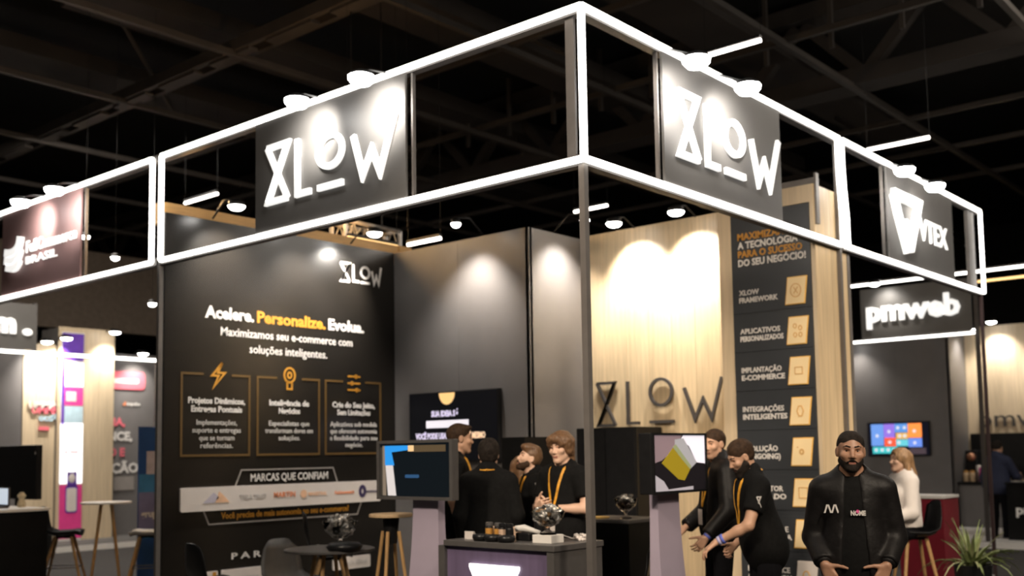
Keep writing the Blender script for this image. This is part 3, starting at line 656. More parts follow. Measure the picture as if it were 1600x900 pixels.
MB().prism([(.095, .26), (.175, .26), (.21, .03), (.12, .03)], fk, .003).build('screen_picture', sc_mat('pearl', (.48, .46, .47), 1.), sc)
rect(MB(), fk, .345, .405, .365, .41, .003).build('screen_picture', sc_mat('sand2', (.62, .42, .22), 1.), sc)
rect(MB(), fk, .41, .74, .36, .41, .002).build('screen_band', sc_mat('umber', (.07, .05, .028), 1.), sc)
MB().prism(rrect(.31, .46, .165, .19, .01), fk, .003).build('screen_picture', sc_mat('deep_blue', (.02, .06, .14), 1.), sc)
# slanting lilac stand
def stand(label, loc, wtop, wbot, ztop, rz, m):
    t = thing('display_stand', loc, label, 'stand', rz=rz)
    n = 10; P = []
    prof = [(.00+.10*(1-q/n)**2, .1+(ztop-.1)*q/n, wbot+(wtop-wbot)*min(1, (q/n)*1.15)) for q in range(n+1)]
    mb = MB(); vs = []; fs = []
    for x, z, w in prof: vs += [(-x-.02, -w/2, z-.1), (-x-.02, w/2, z-.1), (.05, w/2, z-.1), (.05, -w/2, z-.1)]
    for i in range(n):
        for j in range(4): a = i*4+j; b = i*4+(j+1) % 4; fs.append((b, a, a+4, b+4))
    fs += [(0, 1, 2, 3), (n*4+3, n*4+2, n*4+1, n*4)]
    mb.add(vs, fs); mb.build('shaft', m, t, world=False)
    MB().box((-.26, -wbot*.75, 0), (.22, wbot*.75, .012)).build('foot', BLKPL, t, world=False)
    MB().box((.05, -.06, ztop-.3), (.10, .06, ztop+.05)).build('bracket', BLKPL, t, world=False)
    return t
stand('pale lilac slab stand under the left monitor, beside the counter', (.36, 1.80, .1), .27, .38, 1.30, 0, LILAC)
k2 = thing('kiosk_monitor', (1.38, .2, 1.31), 'black monitor with a yellow and grey picture on the right stand before the oak wall', 'monitor')
MB().box((1.01, .205, 1.315), (1.752, .31, 1.752)).build('casing', BLKPL, k2, bevel=.006)
for a, b in (((1.01, .185, 1.315), (1.752, .207, 1.333)), ((1.01, .185, 1.735), (1.752, .207, 1.752)), ((1.01, .185, 1.333), (1.028, .207, 1.735)), ((1.734, .185, 1.333), (1.752, .207, 1.735))):
    MB().box(a, b).build('bezel', BLKPL, k2)
sc = MB().box((1.028, .197, 1.333), (1.734, .2055, 1.735)).build('screen', sc_mat('ink', (.010, .008, .009), 1.), k2)
fk = XF(1.01, .196, 1.315)
MB().prism([(.02, .42), (.40, .42), (.30, .32), (.12, .24), (.02, .22)], fk, .002).build('screen_picture', sc_mat('mauve', (.20, .14, .15), 1.), sc)
MB().prism([(.42, .42), (.72, .42), (.72, .21), (.60, .22), (.50, .34), (.38, .39)], fk, .002).build('screen_picture', sc_mat('bright', (.75, .71, .78), 1.), sc)
MB().prism([(.30, .39), (.42, .40), (.60, .22), (.48, .16), (.30, .32)], fk, .003).build('screen_picture', sc_mat('grey_paper', (.30, .29, .30), 1.), sc)
MB().prism([(.12, .22), (.27, .33), (.50, .17), (.42, .09), (.34, .10)], fk, .004).build('screen_picture', sc_mat('mustard', (.24, .17, .012), 1.), sc)
MB().prism([(.27, .335), (.31, .355), (.52, .19), (.50, .17)], fk, .0045).build('screen_picture', sc_mat('sage', (.22, .24, .12), 1.), sc)
MB().prism([(.02, .02), (.02, .14), (.14, .09), (.20, .03), (.54, .045), (.54, .02)], fk, .003).build('screen_picture', sc_mat('mist', (.33, .30, .32), 1.), sc)
stand('tall lilac and bronze stand under the right monitor', (1.34, .30, .1), .29, .38, 1.33, math.pi/2, LILAC)
tv2 = thing('wall_television', (15.5, 3.87, 1.45), 'television with coloured app tiles on the dark wall behind the woman in white', 'television')
MB().box((15.44, 3.26, 1.46), (15.5, 4.49, 2.13)).build('bezel', BLKPL, tv2, bevel=.006)
sc = MB().box((15.436, 3.28, 1.48), (15.442, 4.47, 2.11)).build('screen', sc_mat('night', (.006, .006, .012), 1.), tv2)
ft = YF(15.435, 4.49, 1.46)
for u0, u1, v0, v1, c in ((.08, .33, .20, .63, (.13, .27, .66)), (.335, .555, .36, .63, (.25, .15, .62)), (.555, .81, .46, .63, (.10, .26, .62)), (.815, 1.08, .35, .63, (.95, .27, .06)), (.345, .57, .19, .36, (.85, .10, .05)), (.575, .81, .33, .45, (.62, .38, .12)), (.575, .81, .19, .32, (.12, .50, .58)), (.815, 1.08, .17, .34, (.13, .24, .70)), (.10, .60, .05, .18, (.05, .45, .47))):
    rect(MB(), ft, u0, u1, v0, v1, .003).build('app_tile', mat('screen_tile_%d' % int(u0*1000+v0*100), c, .3, emis=.8), sc)
for u, v in ((.20, .40), (.44, .48), (.62, .55), (.75, .55), (.94, .48), (.45, .27), (.94, .25), (.17, .12), (.29, .12), (.41, .12), (.53, .12), (.63, .26), (.65, .39), (.75, .39)):
    mb = MB(); mb.prism([(u+.032*math.cos(a*.785), v+.032*math.sin(a*.785)) for a in range(8)], (Vector((15.431, 4.49, 1.46)), (0, -1, 0), (0, 0, 1)), .003); mb.build('app_icon', sc_mat('icon', (.75, .75, .82), 1.), sc)
mb = MB(); mb.prism([(.75, .03), (1.15, .03), (1.15, .15), (.85, .15)], ft, .002); mb.build('app_tile', sc_mat('dusk', (.07, .05, .06), 1.), sc)

# ================================================================== COUNTERS AND FURNITURE OF THE CORNER BOOTH
ct = thing('front_counter', (.36, .91, .1), 'dark grey counter with purple front and a glowing white emblem, at the front corner post', 'counter')
MB().box((.08, 0.36, .98), (.63, 1.36, 1.02)).build('top', GRYPL, ct, bevel=.004)
MB().box((.09, 0.37, .1), (.62, 0.43, .98)).build('side', GRYPL, ct); MB().box((.09, 1.36, .1), (.62, 1.42, .98)).build('side', GRYPL, ct)
MB().box((.12, 0.43, .12), (.15, 1.36, .98)).build('front', PURPLE, ct); MB().box((.09, 0.43, .1), (.62, 1.36, .14)).build('base', GRYPL, ct)
mb = MB(); mb.prism([(.30, .60), (.72, .60), (.74, .62), (.74, .74), (.28, .74), (.28, .62)][0:0] or [(.36, .66), (.66, .66), (.77, .755), (.775, .785), (.245, .785), (.25, .755)], YF(.118, 1.42, .1), .02)
mb = MB(); mb.prism([(.42, .50), (.60, .50), (.735, .74), (.735, .765), (.285, .765), (.285, .74)], YF(.118, 1.42, .1), .015)
mb.build('glowing_emblem', mat('lit_emblem', (1, 1, 1), .4, emis=1.3, ecol=(1, .98, .97)), ct)
cb = thing('cube_counter', (2.19, 1.32, .1), 'black cube counter behind the post, left of the right monitor', 'counter')
MB().box((1.93, 1.04, 1.03), (2.46, 1.62, 1.06)).build('top', GRYPL, cb, bevel=.004); MB().box((1.94, 1.05, .1), (2.45, 1.61, 1.03)).build('body', BLACK, cb)
cab = thing('tall_cabinet', (3.7, 2.34, .1), 'tall matt black cabinet against the oak wall under the bronze letters', 'cabinet')
MB().box((3.46, 1.98, .1), (3.93, 2.72, 1.87)).build('body', BLACK, cab, bevel=.004)
MB().box((3.445, 1.99, .16), (3.46, 2.345, 1.86)).build('door', BLKPL, cab); MB().box((3.445, 2.355, .16), (3.46, 2.71, 1.86)).build('door', BLKPL, cab)
c2 = MB().box((2.5, 2.62, .1), (2.98, 2.92, 1.78)).build('body', BLACK); c2.name = 'dark_side_cabinet'; tag(c2, 'dark cabinet behind the long-haired young man', 'cabinet')
rt = thing('bar_table', (.67, 2.54, .1), 'round wooden bar table with slim legs, left of the lilac stand', 'table')
MB().lathe([(.17, 1.015), (.18, 1.02), (.18, 1.04), (.172, 1.045)], (.67, 2.54, .1), 28).build('top', TOPW, rt, smooth=False)
MB().lathe([(.05, .80), (.07, 1.015)], (.67, 2.54, .1), 14).build('hub', BLKPL, rt)
for k in range(4):
    a = .45+k*math.pi/2; MB().tube([(.67+.07*math.cos(a), 2.54+.07*math.sin(a), 1.0), (.67+.20*math.cos(a), 2.54+.20*math.sin(a), .1)], [.016, .012], 8).build('leg', LEGW, rt)
def shell_chair(name, loc, rz, label, cat, hseat, m, group=None, back=.36, legspread=.24, legm=LEGW, footring=False):
    """moulded shell seat on four splayed wooden legs; the back is at local +X"""
    t = thing(name, loc, label, cat, group, rz)
    prof = [(-.20, -.015), (-.14, 0), (-.05, -.01), (.08, -.012), (.15, .01), (.19, .07), (.215, .16), (.235, .27), (.25, back)]
    nx = 9; vs = []; fs = []
    for i, (x, z) in enumerate(prof):
        q = i/(len(prof)-1); wd = .20+.02*math.sin(q*3.1)-(.05*max(0, q-.75)/.25)
        for j in range(nx):
            s = -1+2*j/(nx-1); lift = .05*abs(s)**3*(1 if q < .6 else .2); fwd = -.06*abs(s)**2.5*max(0, q-.45)
            rnd = (-.05*abs(s)**4 if i == len(prof)-1 else 0)
            vs.append((x+fwd, wd*s, hseat+z+lift+rnd))
    n0 = len(vs); vs2 = [(x+.004, y, z-.012) for x, y, z in vs]
    for i in range(len(prof)-1):
        for j in range(nx-1):
            a = i*nx+j; fs.append((a, a+nx, a+nx+1, a+1)); fs.append((n0+a, n0+a+1, n0+a+nx+1, n0+a+nx))
    ed = [j for j in range(nx)]+[i*nx+nx-1 for i in range(1, len(prof))]+[(len(prof)-1)*nx+j for j in range(nx-2, -1, -1)]+[i*nx for i in range(len(prof)-2, 0, -1)]
    for i in range(len(ed)): a, b = ed[i], ed[(i+1) % len(ed)]; fs.append((a, b, b+n0, a+n0))
    MB().add(vs+vs2, fs).build('seat_shell', m, t, world=False, smooth=True)
    for sx in (-1, 1):
        for sy in (-1, 1):
            MB().tube([(sx*.09, sy*.09, hseat-.03), (sx*legspread, sy*legspread, 0)], [.019, .013], 8).build('leg', legm, t, world=False)
    MB().bar((-.1, -.1, hseat-.035), (.1, .1, hseat-.035), .025).bar((-.1, .1, hseat-.035), (.1, -.1, hseat-.035), .025).build('under_frame', BLKPL, t, world=False)
    if footring:
        z = hseat*.42; r = .09+(legspread-.09)*(1-z/(hseat-.03))
        MB().bar((-r, -r, z), (r, -r, z), .012).bar((r, -r, z), (r, r, z), .012).bar((r, r, z), (-r, r, z), .012).bar((-r, r, z), (-r, -r, z), .012).build('foot_rail', METAL, t, world=False)
    return t
shell_chair('shell_chair', (-.02, 3.98, .1), math.radians(170), 'black shell chair nearest the left frame post, seen from its side', 'chair', .45, BLKPL)
shell_chair('shell_chair', (.44, 3.50, .1), math.radians(90), 'shell chair with a light-catching grey back, left of the low round table', 'chair', .45, GRYPL)  # grey shell colour stands in for light falling on the back
shell_chair('shell_chair', (1.04, 3.76, .1), math.radians(143), 'dark shell chair behind the low round table, its back before the amber line', 'chair', .62, BLACK, back=.40)
lt = thing('low_table', (.42, 3.02, .1), 'low round dark table with wooden legs before the black poster wall', 'table')
MB().lathe([(.36, .735), (.375, .74), (.375, .755), (.36, .76)], (.42, 3.02, .1), 36).build('top', GRYPL, lt)
for k in range(4):
    a = .5+k*math.pi/2; MB().tube([(.42+.12*math.cos(a), 3.02+.12*math.sin(a), .83), (.42+.27*math.cos(a), 3.02+.27*math.sin(a), .1)], [.018, .013], 8).build('leg', LEGW, lt)
shell_chair('shell_chair', (1.62, .90, .1), math.radians(-60), 'dark chair barely seen at the foot of the front corner post', 'chair', .45, BLKPL)

# ---- bowls of wrapped sweets
def bowl(loc, R, H, label, tilt=0., pile=26, fm=FOIL, seed=1):
    t = thing('glass_bowl', loc, label, 'bowl', 'glass bowls of wrapped sweets')
    o = Vector(loc); x, y, z = loc
    MB().lathe([(R*.50, 0), (R*.5, .008), (R*.12, .03), (R*.12, H*.30), (R*.45, H*.40), (R*.85, H*.65), (R, H), (R*.965, H), (R*.80, H*.67), (R*.4, H*.45), (R*.05, H*.40)], loc, 28).build('glass', GLASS, t, smooth=True)
    rg = random.Random(seed); P = []
    for k in range(pile):
        q = k/pile; a = k*2.4; rr = R*.82*math.sqrt((k % 9+.5)/9); zz = z+H*(.52+.62*q)
        rr *= min(1, .55+.6*q)*(1 if q < .8 else .6)
        c = (x+rr*math.cos(a), y+rr*math.sin(a), zz); s = R*rg.uniform(.21, .30)
        n = 6; mb = MB(); vs = []
        bb = MB().ball((0, 0, 0), (s*1.3, s*.8, s*.7), 5); rot = Euler((rg.uniform(-.6, .6), rg.uniform(-.6, .6), rg.uniform(0, 6.3))).to_matrix()
        vs = [Vector(c)+rot@(Vector(v)*(1+rg.uniform(-.22, .22))) for v in bb.v]
        MB().add(vs, bb.f).build('wrapped_sweet', rg.choice(fm), t)
    return t
FOILD = mat('dark_foil', (.05, .045, .04), .25, metal=.5, var=.6, scale=30, rnd=.5); FOILB = mat('brown_foil', (.20, .12, .06), .3, metal=.4, var=.5, scale=30)
bowl((.27, .56, 1.075), .118, .155, 'glass bowl heaped with silver and dark sweets on the front counter', pile=40, fm=[FOIL, FOIL, FOILD, FOILB])
tag(MB().box((.20, .48, 1.02), (.34, .64, 1.075)).build('white_box', WHITE, bevel=.003), 'white box under the sweet bowl on the front counter', 'box')
bowl((2.12, 1.20, 1.06), .10, .17, 'footed glass bowl of sweets on the black cube counter', pile=28, fm=[FOILD, FOIL, FOILD], seed=3)
bowl((.50, 2.98, .86), .15, .22, 'large glass bowl of silver wrapped sweets on the low round table', pile=40, fm=[FOIL, FOIL, FOIL, FOILD], seed=5)
tag(MB().lathe([(.13, 0), (.15, .03), (.12, .06), (.03, .07)], (.36, 2.76, .86), 18).build('black_dish', BLKPL, smooth=True), 'shallow black dish beside the large sweet bowl on the low table', 'dish')
tag(MB().lathe([(.10, 0), (.11, .012), (.02, .016)], (2.05, 1.45, 1.06), 20).build('paper_pile', mat('amber_paper', (.55, .36, .10), .6)), 'flat amber packet left of the bowl on the black cube counter', 'packet')
tag(MB().lathe([(.07, 0), (.05, .05), (.02, .09)], (1.62, .75, .1), 12).build('crumpled_bag', FOIL), 'crumpled clear bag on the floor behind the right stand', 'bag')
# ---- things on the front counter
def jar(x, y, label, capm, band):
    t = thing('jar', (x, y, 1.02), label, 'jar', 'dark jars on the front counter')
    MB().lathe([(.026, 0), (.028, .01), (.028, .085), (.024, .095)], (x, y, 1.02), 14).build('body', BLKPL, t, smooth=True)
    MB().lathe([(.0285, .035), (.0287, .04), (.0287, .075), (.0285, .08)], (x, y, 1.02), 14).build('band', band, t)
    MB().lathe([(.026, .095), (.027, .10), (.027, .118), (.02, .122)], (x, y, 1.02), 14).build('lid', capm, t)
AMB = mat('amber_band', (.55, .27, .06), .4); BEI = mat('beige_band', (.60, .42, .30), .5)
jar(.27, 1.09, 'first dark jar from the left on the counter, with amber band', GRYPL, AMB); jar(.25, 0.99, 'second dark jar from the left on the counter', GRYPL, AMB)
jar(.23, 0.93, 'third dark jar from the left on the counter, with beige band', BLKPL, BEI); jar(.21, 0.85, 'fourth dark jar from the left on the counter, lid almost black', BLKPL, BLKPL)
for x, y, m, l in ((.40, 1.16, BEI, 'small beige box behind the white card on the front counter'), (.45, 1.00, BEI, 'small beige box among the dark jars on the front counter')):
    tag(MB().box((x-.04, y-.04, 1.02), (x+.04, y+.04, 1.10)).build('small_box', m, bevel=.003), l, 'box')
cd = thing('tent_card', (.24, 1.24, 1.02), 'small white tent card at the left end of the front counter', 'card')
MB().prism([(0, 0), (.085, 0), (.085, .055), (0, .055)], YF(.22, 1.28, 1.02), .004).build('front_flap', PLAQUE, cd); MB().bar((.25, 1.235, 1.02), (.225, 1.235, 1.073), .085, .003, (1, 0, 0)).build('back_flap', PLAQUE, cd)
for k, (x, y) in enumerate(((.16, 1.07), (.15, .95), (.14, .82))):
    tag(MB().lathe([(.05, 0), (.062, .02), (.06, .045), (.02, .05)], (x, y, 1.02), 16).build('black_tin', BLKPL, smooth=True), ('black tin left of the row before the jars', 'middle black tin of the row before the jars', 'black tin at the right of the row before the jars')[k], 'tin', 'black tins on the front counter')
t = thing('hand_scanner', (.26, .78, 1.02), 'white hand-held scanner lying across black tins on the counter', 'scanner')
MB().tube([(.30, .87, 1.10), (.32, .81, 1.105), (.35, .74, 1.085), (.36, .70, 1.075)], [.022, .026, .016, .013], 10).build('body', WHITE, t, smooth=True)
MB().ball((.285, .91, 1.095), (.018, .018, .02), 8).build('tip', WHITE, t, smooth=True)
MB().box((.29, .74, 1.02), (.38, .87, 1.075)).build('cradle', BLKPL, t, bevel=.01)
t = thing('tumbler', (.45, .78, 1.02), 'tall black tumbler left of the sweet bowl on the counter', 'tumbler')
MB().lathe([(.033, 0), (.036, .01), (.040, .17), (.038, .175)], (.45, .78, 1.02), 18).build('cup', BLKPL, t, smooth=True)
MB().lathe([(.041, .172), (.042, .18), (.040, .20), (.02, .205)], (.45, .78, 1.02), 18).build('lid', GRYPL, t, smooth=True)
MB().prism([(-.015, .03), (.015, .03), (.015, .07), (-.015, .07)], YF(.411, .78, 1.02), .003).build('sticker', AMB, t)
t = thing('bead_string', (.54, .47, 1.02), 'heap of pale beaded cable at the right end of the counter', 'cable')
mb = MB()
for k in range(34): a = k*.55; r = .03+.035*((k*7) % 11)/11; mb.ball((.54+r*math.cos(a)*.9, .47+r*math.sin(a)*1.2, 1.03+.012*((k*5) % 3)), .012, 4)
o = mb.build('beads', PLAQUE, t); o['kind'] = 'stuff'
MB().tube([(.44, .60, 1.03), (.46, .60, 1.06), (.48, .56, 1.045), (.50, .52, 1.03)], .004, 6).build('loop', PLAQUE, t)

# ================================================================== RIGHT SIDE
shell_chair('bar_stool', (5.03, -.15, 0), math.radians(-50), 'black shell bar stool with wooden legs, under the seated woman in white', 'stool', .78, BLKPL, back=.33, legspread=.21, footring=True)
rc = thing('crimson_counter', (6.70, .27, .1), 'crimson counter with white top behind the seated woman', 'counter')
MB().box((6.45, .03, 1.06), (6.97, .54, 1.09)).build('top', WHITE, rc); MB().box((6.46, .04, .1), (6.96, .53, 1.06)).build('body', RED, rc)
plt = thing('potted_plant', (5.25, -.62, 0), 'spider plant with long arching striped leaves in a dark pot', 'plant')
MB().lathe([(.12, 0), (.14, .04), (.17, .47), (.175, .50), (.16, .50), (.15, .46), (.02, .455)], (5.25, -.62, 0), 24).build('pot', BLKPL, plt, smooth=False)
rg = random.Random(11)
for k in range(64):
    a = rg.uniform(0, 6.283); L = rg.uniform(.28, .52); el = rg.uniform(.55, 1.42); dr = rg.uniform(.5, 1.5)*(1.5-el); w = rg.uniform(.011, .019)
    P = []; x = rg.uniform(0, .06); z = 0; e = el
    n = 6
    for i in range(n+1): P.append((x, z)); x += L/n*math.cos(e); z += L/n*math.sin(e); e -= dr/n*2
    vs = []; fs = []; ca, sa = math.cos(a), math.sin(a)
    for i, (x, z) in enumerate(P):
        ww = w*(1-(i/n)**2)+.0015
        for s, dz in ((-1, .006), (0, 0), (1, .006)): vs.append((5.25+ca*x-sa*ww*s, -.62+sa*x+ca*ww*s, .46+z+dz))
    n0 = len(vs); vs += [(p[0], p[1], p[2]-.002) for p in vs]
    for i in range(n):
        for j in range(2): q = i*3+j; fs += [(q, q+1, q+4, q+3), (n0+q, n0+q+3, n0+q+4, n0+q+1)]
    MB().add(vs, fs).build('leaf', GREENP if k % 4 == 0 else GREEN, plt, smooth=True)
# pmweb booth furniture
sh = thing('service_counter', (15.9, 2.5, .1), 'dark service counter with cups against the far right wall', 'counter')
MB().box((15.6, 1.9, .90), (16.3, 2.83, .95)).build('top', BLACK, sh); MB().box((15.65, 1.92, .1), (16.3, 2.82, .90)).build('body', WALLG, sh)
bp = MB().box((16.38, 1.75, 1.0), (16.44, 2.80, 1.87)).build('back_board', BLACK); tag(bp, 'black board on the pale oak wall behind the cups at right', 'board')
for k, y in enumerate((2.72, 2.60)):
    t = thing('biscuit_jar', (15.75, y, .95), ('left one of two cream jars on the far right service counter', 'right one of two cream jars on the far right service counter')[k], 'jar', 'cream jars on the service counter')
    MB().lathe([(.045, 0), (.05, .02), (.045, .08), (.052, .10), (.048, .17), (.04, .18)], (15.75, y, .95), 14).build('body', mat('cream_jar', (.62, .45, .28), .5), t, smooth=True); MB().lathe([(.045, .18), (.042, .21), (.01, .215)], (15.75, y, .95), 14).build('lid', AMB, t)
tag(MB().lathe([(.05, 0), (.055, .02), (.055, .30), (.05, .31)], (15.93, 2.53, .95), 16).build('steel_flask', ALU, smooth=True), 'pale steel flask behind the two cream jars', 'flask')
tag(MB().box((15.75, 2.15, .97), (15.95, 2.48, 1.22)).build('magenta_box', mat('magenta_box_card', (.55, .05, .25), .5), bevel=.005), 'magenta box on the far right service counter', 'box')
mt = thing('coffee_machine', (16.15, 2.72, .95), 'copper and black coffee machine on the far right service counter', 'machine')
MB().box((16.0, 2.58, .95), (16.3, 2.80, 1.55)).build('body', BLKPL, mt, bevel=.02); MB().ball((15.98, 2.68, 1.42), (.06, .09, .08), 8).build('copper_dome', mat('copper', (.45, .22, .13), .3, metal=.7), mt, smooth=True)
for k in range(7):
    y = 2.46-k*.075; tag(MB().lathe([(.026, 0), (.034, .01), (.036, .085), (.03, .087)], (16.1, y, 1.24 if k < 4 else 1.24), 10).build('white_cup', WHITE, smooth=True), ('first','second','third','fourth','fifth','sixth','seventh')[k]+' white cup from the left in the row above the magenta box', 'cup', 'white cups in a row')
tag(MB().box((16.0, 1.95, 1.215), (16.2, 2.53, 1.24)).box((16.05, 1.95, .95), (16.15, 1.99, 1.215)).box((16.05, 2.49, .95), (16.15, 2.53, 1.215)).build('cup_shelf', BLACK), 'small black shelf carrying the white cups at right', 'shelf')
pc = thing('lectern_counter', (13.25, .8, .1), 'black counter with a white letter p at the right edge', 'counter')
MB().box((13.0, .30, 1.0), (13.5, 1.26, 1.03)).build('top', BLKPL, pc); MB().box((13.02, .32, .1), (13.48, 1.24, 1.0)).build('body', BLACK, pc)
text('lettering', 'pmweb', ((13.015, 1.10, .52), (0, -1, 0), (0, 0, 1)), .70, .15, LETTER, pc, .01, .03)
for k, y in enumerate((1.14, .98)):
    tag(MB().lathe([(.05, 0), (.07, .008), (.075, .018), (.02, .02)], (13.2, y, 1.03), 14).build('white_dish', WHITE), ('left one of two white dishes on the black counter at right edge', 'right one of two white dishes on the black counter at right edge')[k], 'dish', 'white dishes')

# ================================================================== LEFT SIDE (neighbour booths)
bk = thing('reception_counter', (.0, 8.35, 0), 'black counter with a white top at bottom left corner', 'counter')
MB().box((-.75, 7.75, .1), (.30, 8.75, 1.07)).build('body', BLACK, bk); MB().box((-.77, 7.73, 1.07), (.32, 8.77, 1.10)).build('top', WHITE, bk)
mn = thing('back_monitor', (.75, 9.3, .1), 'black screen seen from behind above the counter at left edge', 'monitor')
MB().box((.72, 8.95, 1.15), (.80, 10.0, 1.82)).build('casing', BLKPL, mn, bevel=.01); MB().box((.74, 9.4, .1), (.80, 9.55, 1.2)).build('pole', BLKPL, mn); MB().box((.6, 9.2, .1), (1.0, 9.75, .13)).build('foot', BLKPL, mn)
MB().prism([(.22, .08), (.245, .09), (.235, .12), (.215, .11)], YF(.719, 9.2, 1.62), .003).build('emblem', PLAQUE, mn)
t = thing('laptop', (-.1, 8.3, 1.1), 'open laptop with a pale blue screen on the black counter at left edge', 'laptop')
MB().box((-.30, 8.10, 1.10), (.02, 8.42, 1.12)).build('keyboard', DMETAL, t); MB().box((.02, 8.10, 1.11), (.035, 8.42, 1.33)).build('lid', DMETAL, t); MB().box((.012, 8.12, 1.14), (.0195, 8.40, 1.32)).build('screen', sc_mat('pale_blue', (.55, .62, .70), 1.), t)
tag(MB().lathe([(.04, 0), (.05, .03), (.03, .09), (.05, .13), (.02, .17)], (.22, 8.22, 1.1), 12).build('gift_bow', mat('gilt_paper', (.55, .46, .30), .4)), 'crumpled gilt ornament beside the laptop at left edge', 'ornament')
vs_ = thing('floor_vase', (2.05, 12.6, 0), 'terracotta coloured vase standing beside the black counter at left', 'vase')
MB().lathe([(.10, 0), (.13, .05), (.15, .35), (.12, .6), (.09, .72), (.11, .8), (.06, .86)], (2.05, 12.6, 0), 16).build('body', mat('terracotta', (.55, .30, .20), .6), vs_, smooth=True)
tag(MB().box((3.05, 13.7, 0), (3.25, 13.9, .42)).build('waste_bin', BLACK, bevel=.01), 'small black bin on the floor before the far oak wall', 'bin')
tw = thing('display_totem', (4.58, 15.78, .1), 'tall printed display with violet, white and magenta fields at far left', 'display')
ftw = XF(4.37, 15.79, 0)
rect(MB(), ftw, 0, .45, .1, 4.10, .015).build('panel', WHITE, tw)
GL = mat('backlit_white', (1, 1, 1), .5, emis=.85, ecol=(1, .98, .98))
ft2 = XF(4.37, 15.772, 0)
rect(MB(), ft2, .01, .44, 3.55, 4.08, .004).build('print_field', VIOLET, tw); rect(MB(), ft2, .07, .44, 3.05, 3.50, .004).build('print_field', GL, tw)
rect(MB(), ft2, .01, .07, 2.3, 3.55, .004).build('print_field', VIOLET, tw)
rect(MB(), ft2, .07, .44, 2.68, 3.03, .004).build('print_field', PINK, tw); rect(MB(), ft2, .07, .44, 2.35, 2.66, .004).build('print_field', SKYB, tw)
rect(MB(), ft2, .0, .45, 1.18, 2.34, .004).build('print_field', GL, tw); rect(MB(), ft2, 0, .45, .14, 1.16, .004).build('print_field', PINK, tw)
ft3 = XF(4.37, 15.767, 0)
rect(MB(), ft3, .10, .30, 2.76, 2.95, .003).build('print_label', PLAQUE, tw)
for z in (2.02, 1.50): stroke(MB(), [(.17, z), (.31, z), (.31, z-.13), (.17, z-.13)], .012, ft3, .003, True).build('print_icon', GRYI, tw)
rect(MB(), ft3, .09, .15, 1.77, 1.80, .003).build('print_icon', PINKL, tw); rect(MB(), ft3, .20, .36, 1.77, 1.80, .003).build('print_icon', PINKL, tw)
rect(MB(), ft3, .15, .34, 1.13, 1.40, .003).build('print_icon', VIOLET, tw); MB().prism(rrect(.12, .36, .62, 1.15, .05), ft3, .003).build('print_icon', VIOLET, tw)
MB().prism(rrect(.14, .34, .65, 1.10, .04), XF(4.37, 15.763, 0), .003).build('print_icon', PLAQUE, tw); MB().ball((4.615, 15.765, 1.28), (.07, .008, .09), 8).build('print_icon', PLAQUE, tw)
fl = thing('wall_ornament', (4.05, 15.87, 2.3), 'pinkish and teal lettering cluster on the far left oak wall', 'ornament')
for b, x, z, m in (('UMMA', 3.80, 2.62, PLAQUE), ('UMMA', 3.86, 2.52, PINKL), ('oco', 4.0, 2.38, SKYB), ('NN', 4.28, 2.55, PINKL), ('uu', 4.25, 2.42, SKYB)):
    text('lettering', b, XF(x, 15.885, z), None, .13, m, fl, .02, .03)
rect(MB(), XF(0, 15.885, 0), 4.0, 4.2, 2.20, 2.27, .02).build('bar', PINKL, fl)
pk = thing('pink_sign', (6.0, 16.28, 2.0), 'dark wall print with a pink rounded label and pink words, at far left', 'print')
fpk = XF(0, 16.285, 0)
MB().prism(rrect(5.3, 6.42, 3.07, 3.44, .09), fpk, .015).build('label_plate', PINKL, pk); MB().prism(rrect(5.4, 6.27, 3.19, 3.29, .03), XF(0, 16.268, 0), .004).build('label_text', PLAQUE, pk)
for b, x, z, h, m in (('LIA,', 5.62, 2.32, .16, PINKL), ('NCE,', 5.62, 2.02, .17, INKW), ('O E', 5.62, 1.70, .16, PINKL), ('AÇÃO', 5.50, 1.36, .19, INKW)):
    text('lettering', b, XF(x, 16.285, z), None, h, m, pk, .006, .04)
mb = MB(); mb.prism([(5.92, 2.74), (6.0, 2.74), (5.99, 2.82)], fpk, .006); mb.build('emblem', ORG, pk); text('lettering', 'impulse', XF(6.02, 16.285, 2.74), .30, .07, INKW, pk, .006, .03)
rect(MB(), fpk, 5.75, 6.20, 1.0, 1.28, .006).build('picture', INKG, pk)
bn = thing('rollup_banner', (1.8, 7.9, 0), 'dark blue roll-up banner with pale pictures, just left of the frame post', 'banner', rz=0)
MB().box((1.50, 7.92, .1), (2.35, 7.945, 2.02)).build('sheet', BLUE, bn); MB().box((1.48, 7.82, .1), (2.37, 8.04, .17)).build('base', ALU, bn); MB().tube([(1.9, 7.97, .15), (1.9, 7.97, 2.0)], .012, 8).build('pole', ALU, bn)
fbn = XF(1.50, 7.92, 0)
for u0, u1, v0, v1, m in ((0, .85, 1.22, 1.44, BLUEL), (0, .85, .68, 1.22, LAVEN), (.1, .85, 1.44, 1.72, PALE), (.25, .85, 1.72, 1.82, BLUEL), (.0, .85, .66, .78, BLUEL)):
    rect(MB(), fbn, u0, u1, v0, v1, .003).build('print_field', m, bn)
text('lettering', 'grupo', XF(1.53, 7.915, .92), .28, .08, INKW, bn, .003, .04)
text('lettering', 'fale', XF(1.80, 7.915, .45), .16, .05, INKW, bn, .003, .02); text('lettering', 'conosco', XF(1.72, 7.915, .37), .30, .05, INKW, bn, .003, .02)
hb = thing('bar_table', (1.14, 8.02, .1), 'tall pale bar table on wooden legs in front of the magenta display', 'table')
MB().lathe([(.28, 1.0), (.29, 1.005), (.29, 1.02), (.28, 1.025)], (1.14, 8.02, .1), 30).build('top', WHITE, hb)
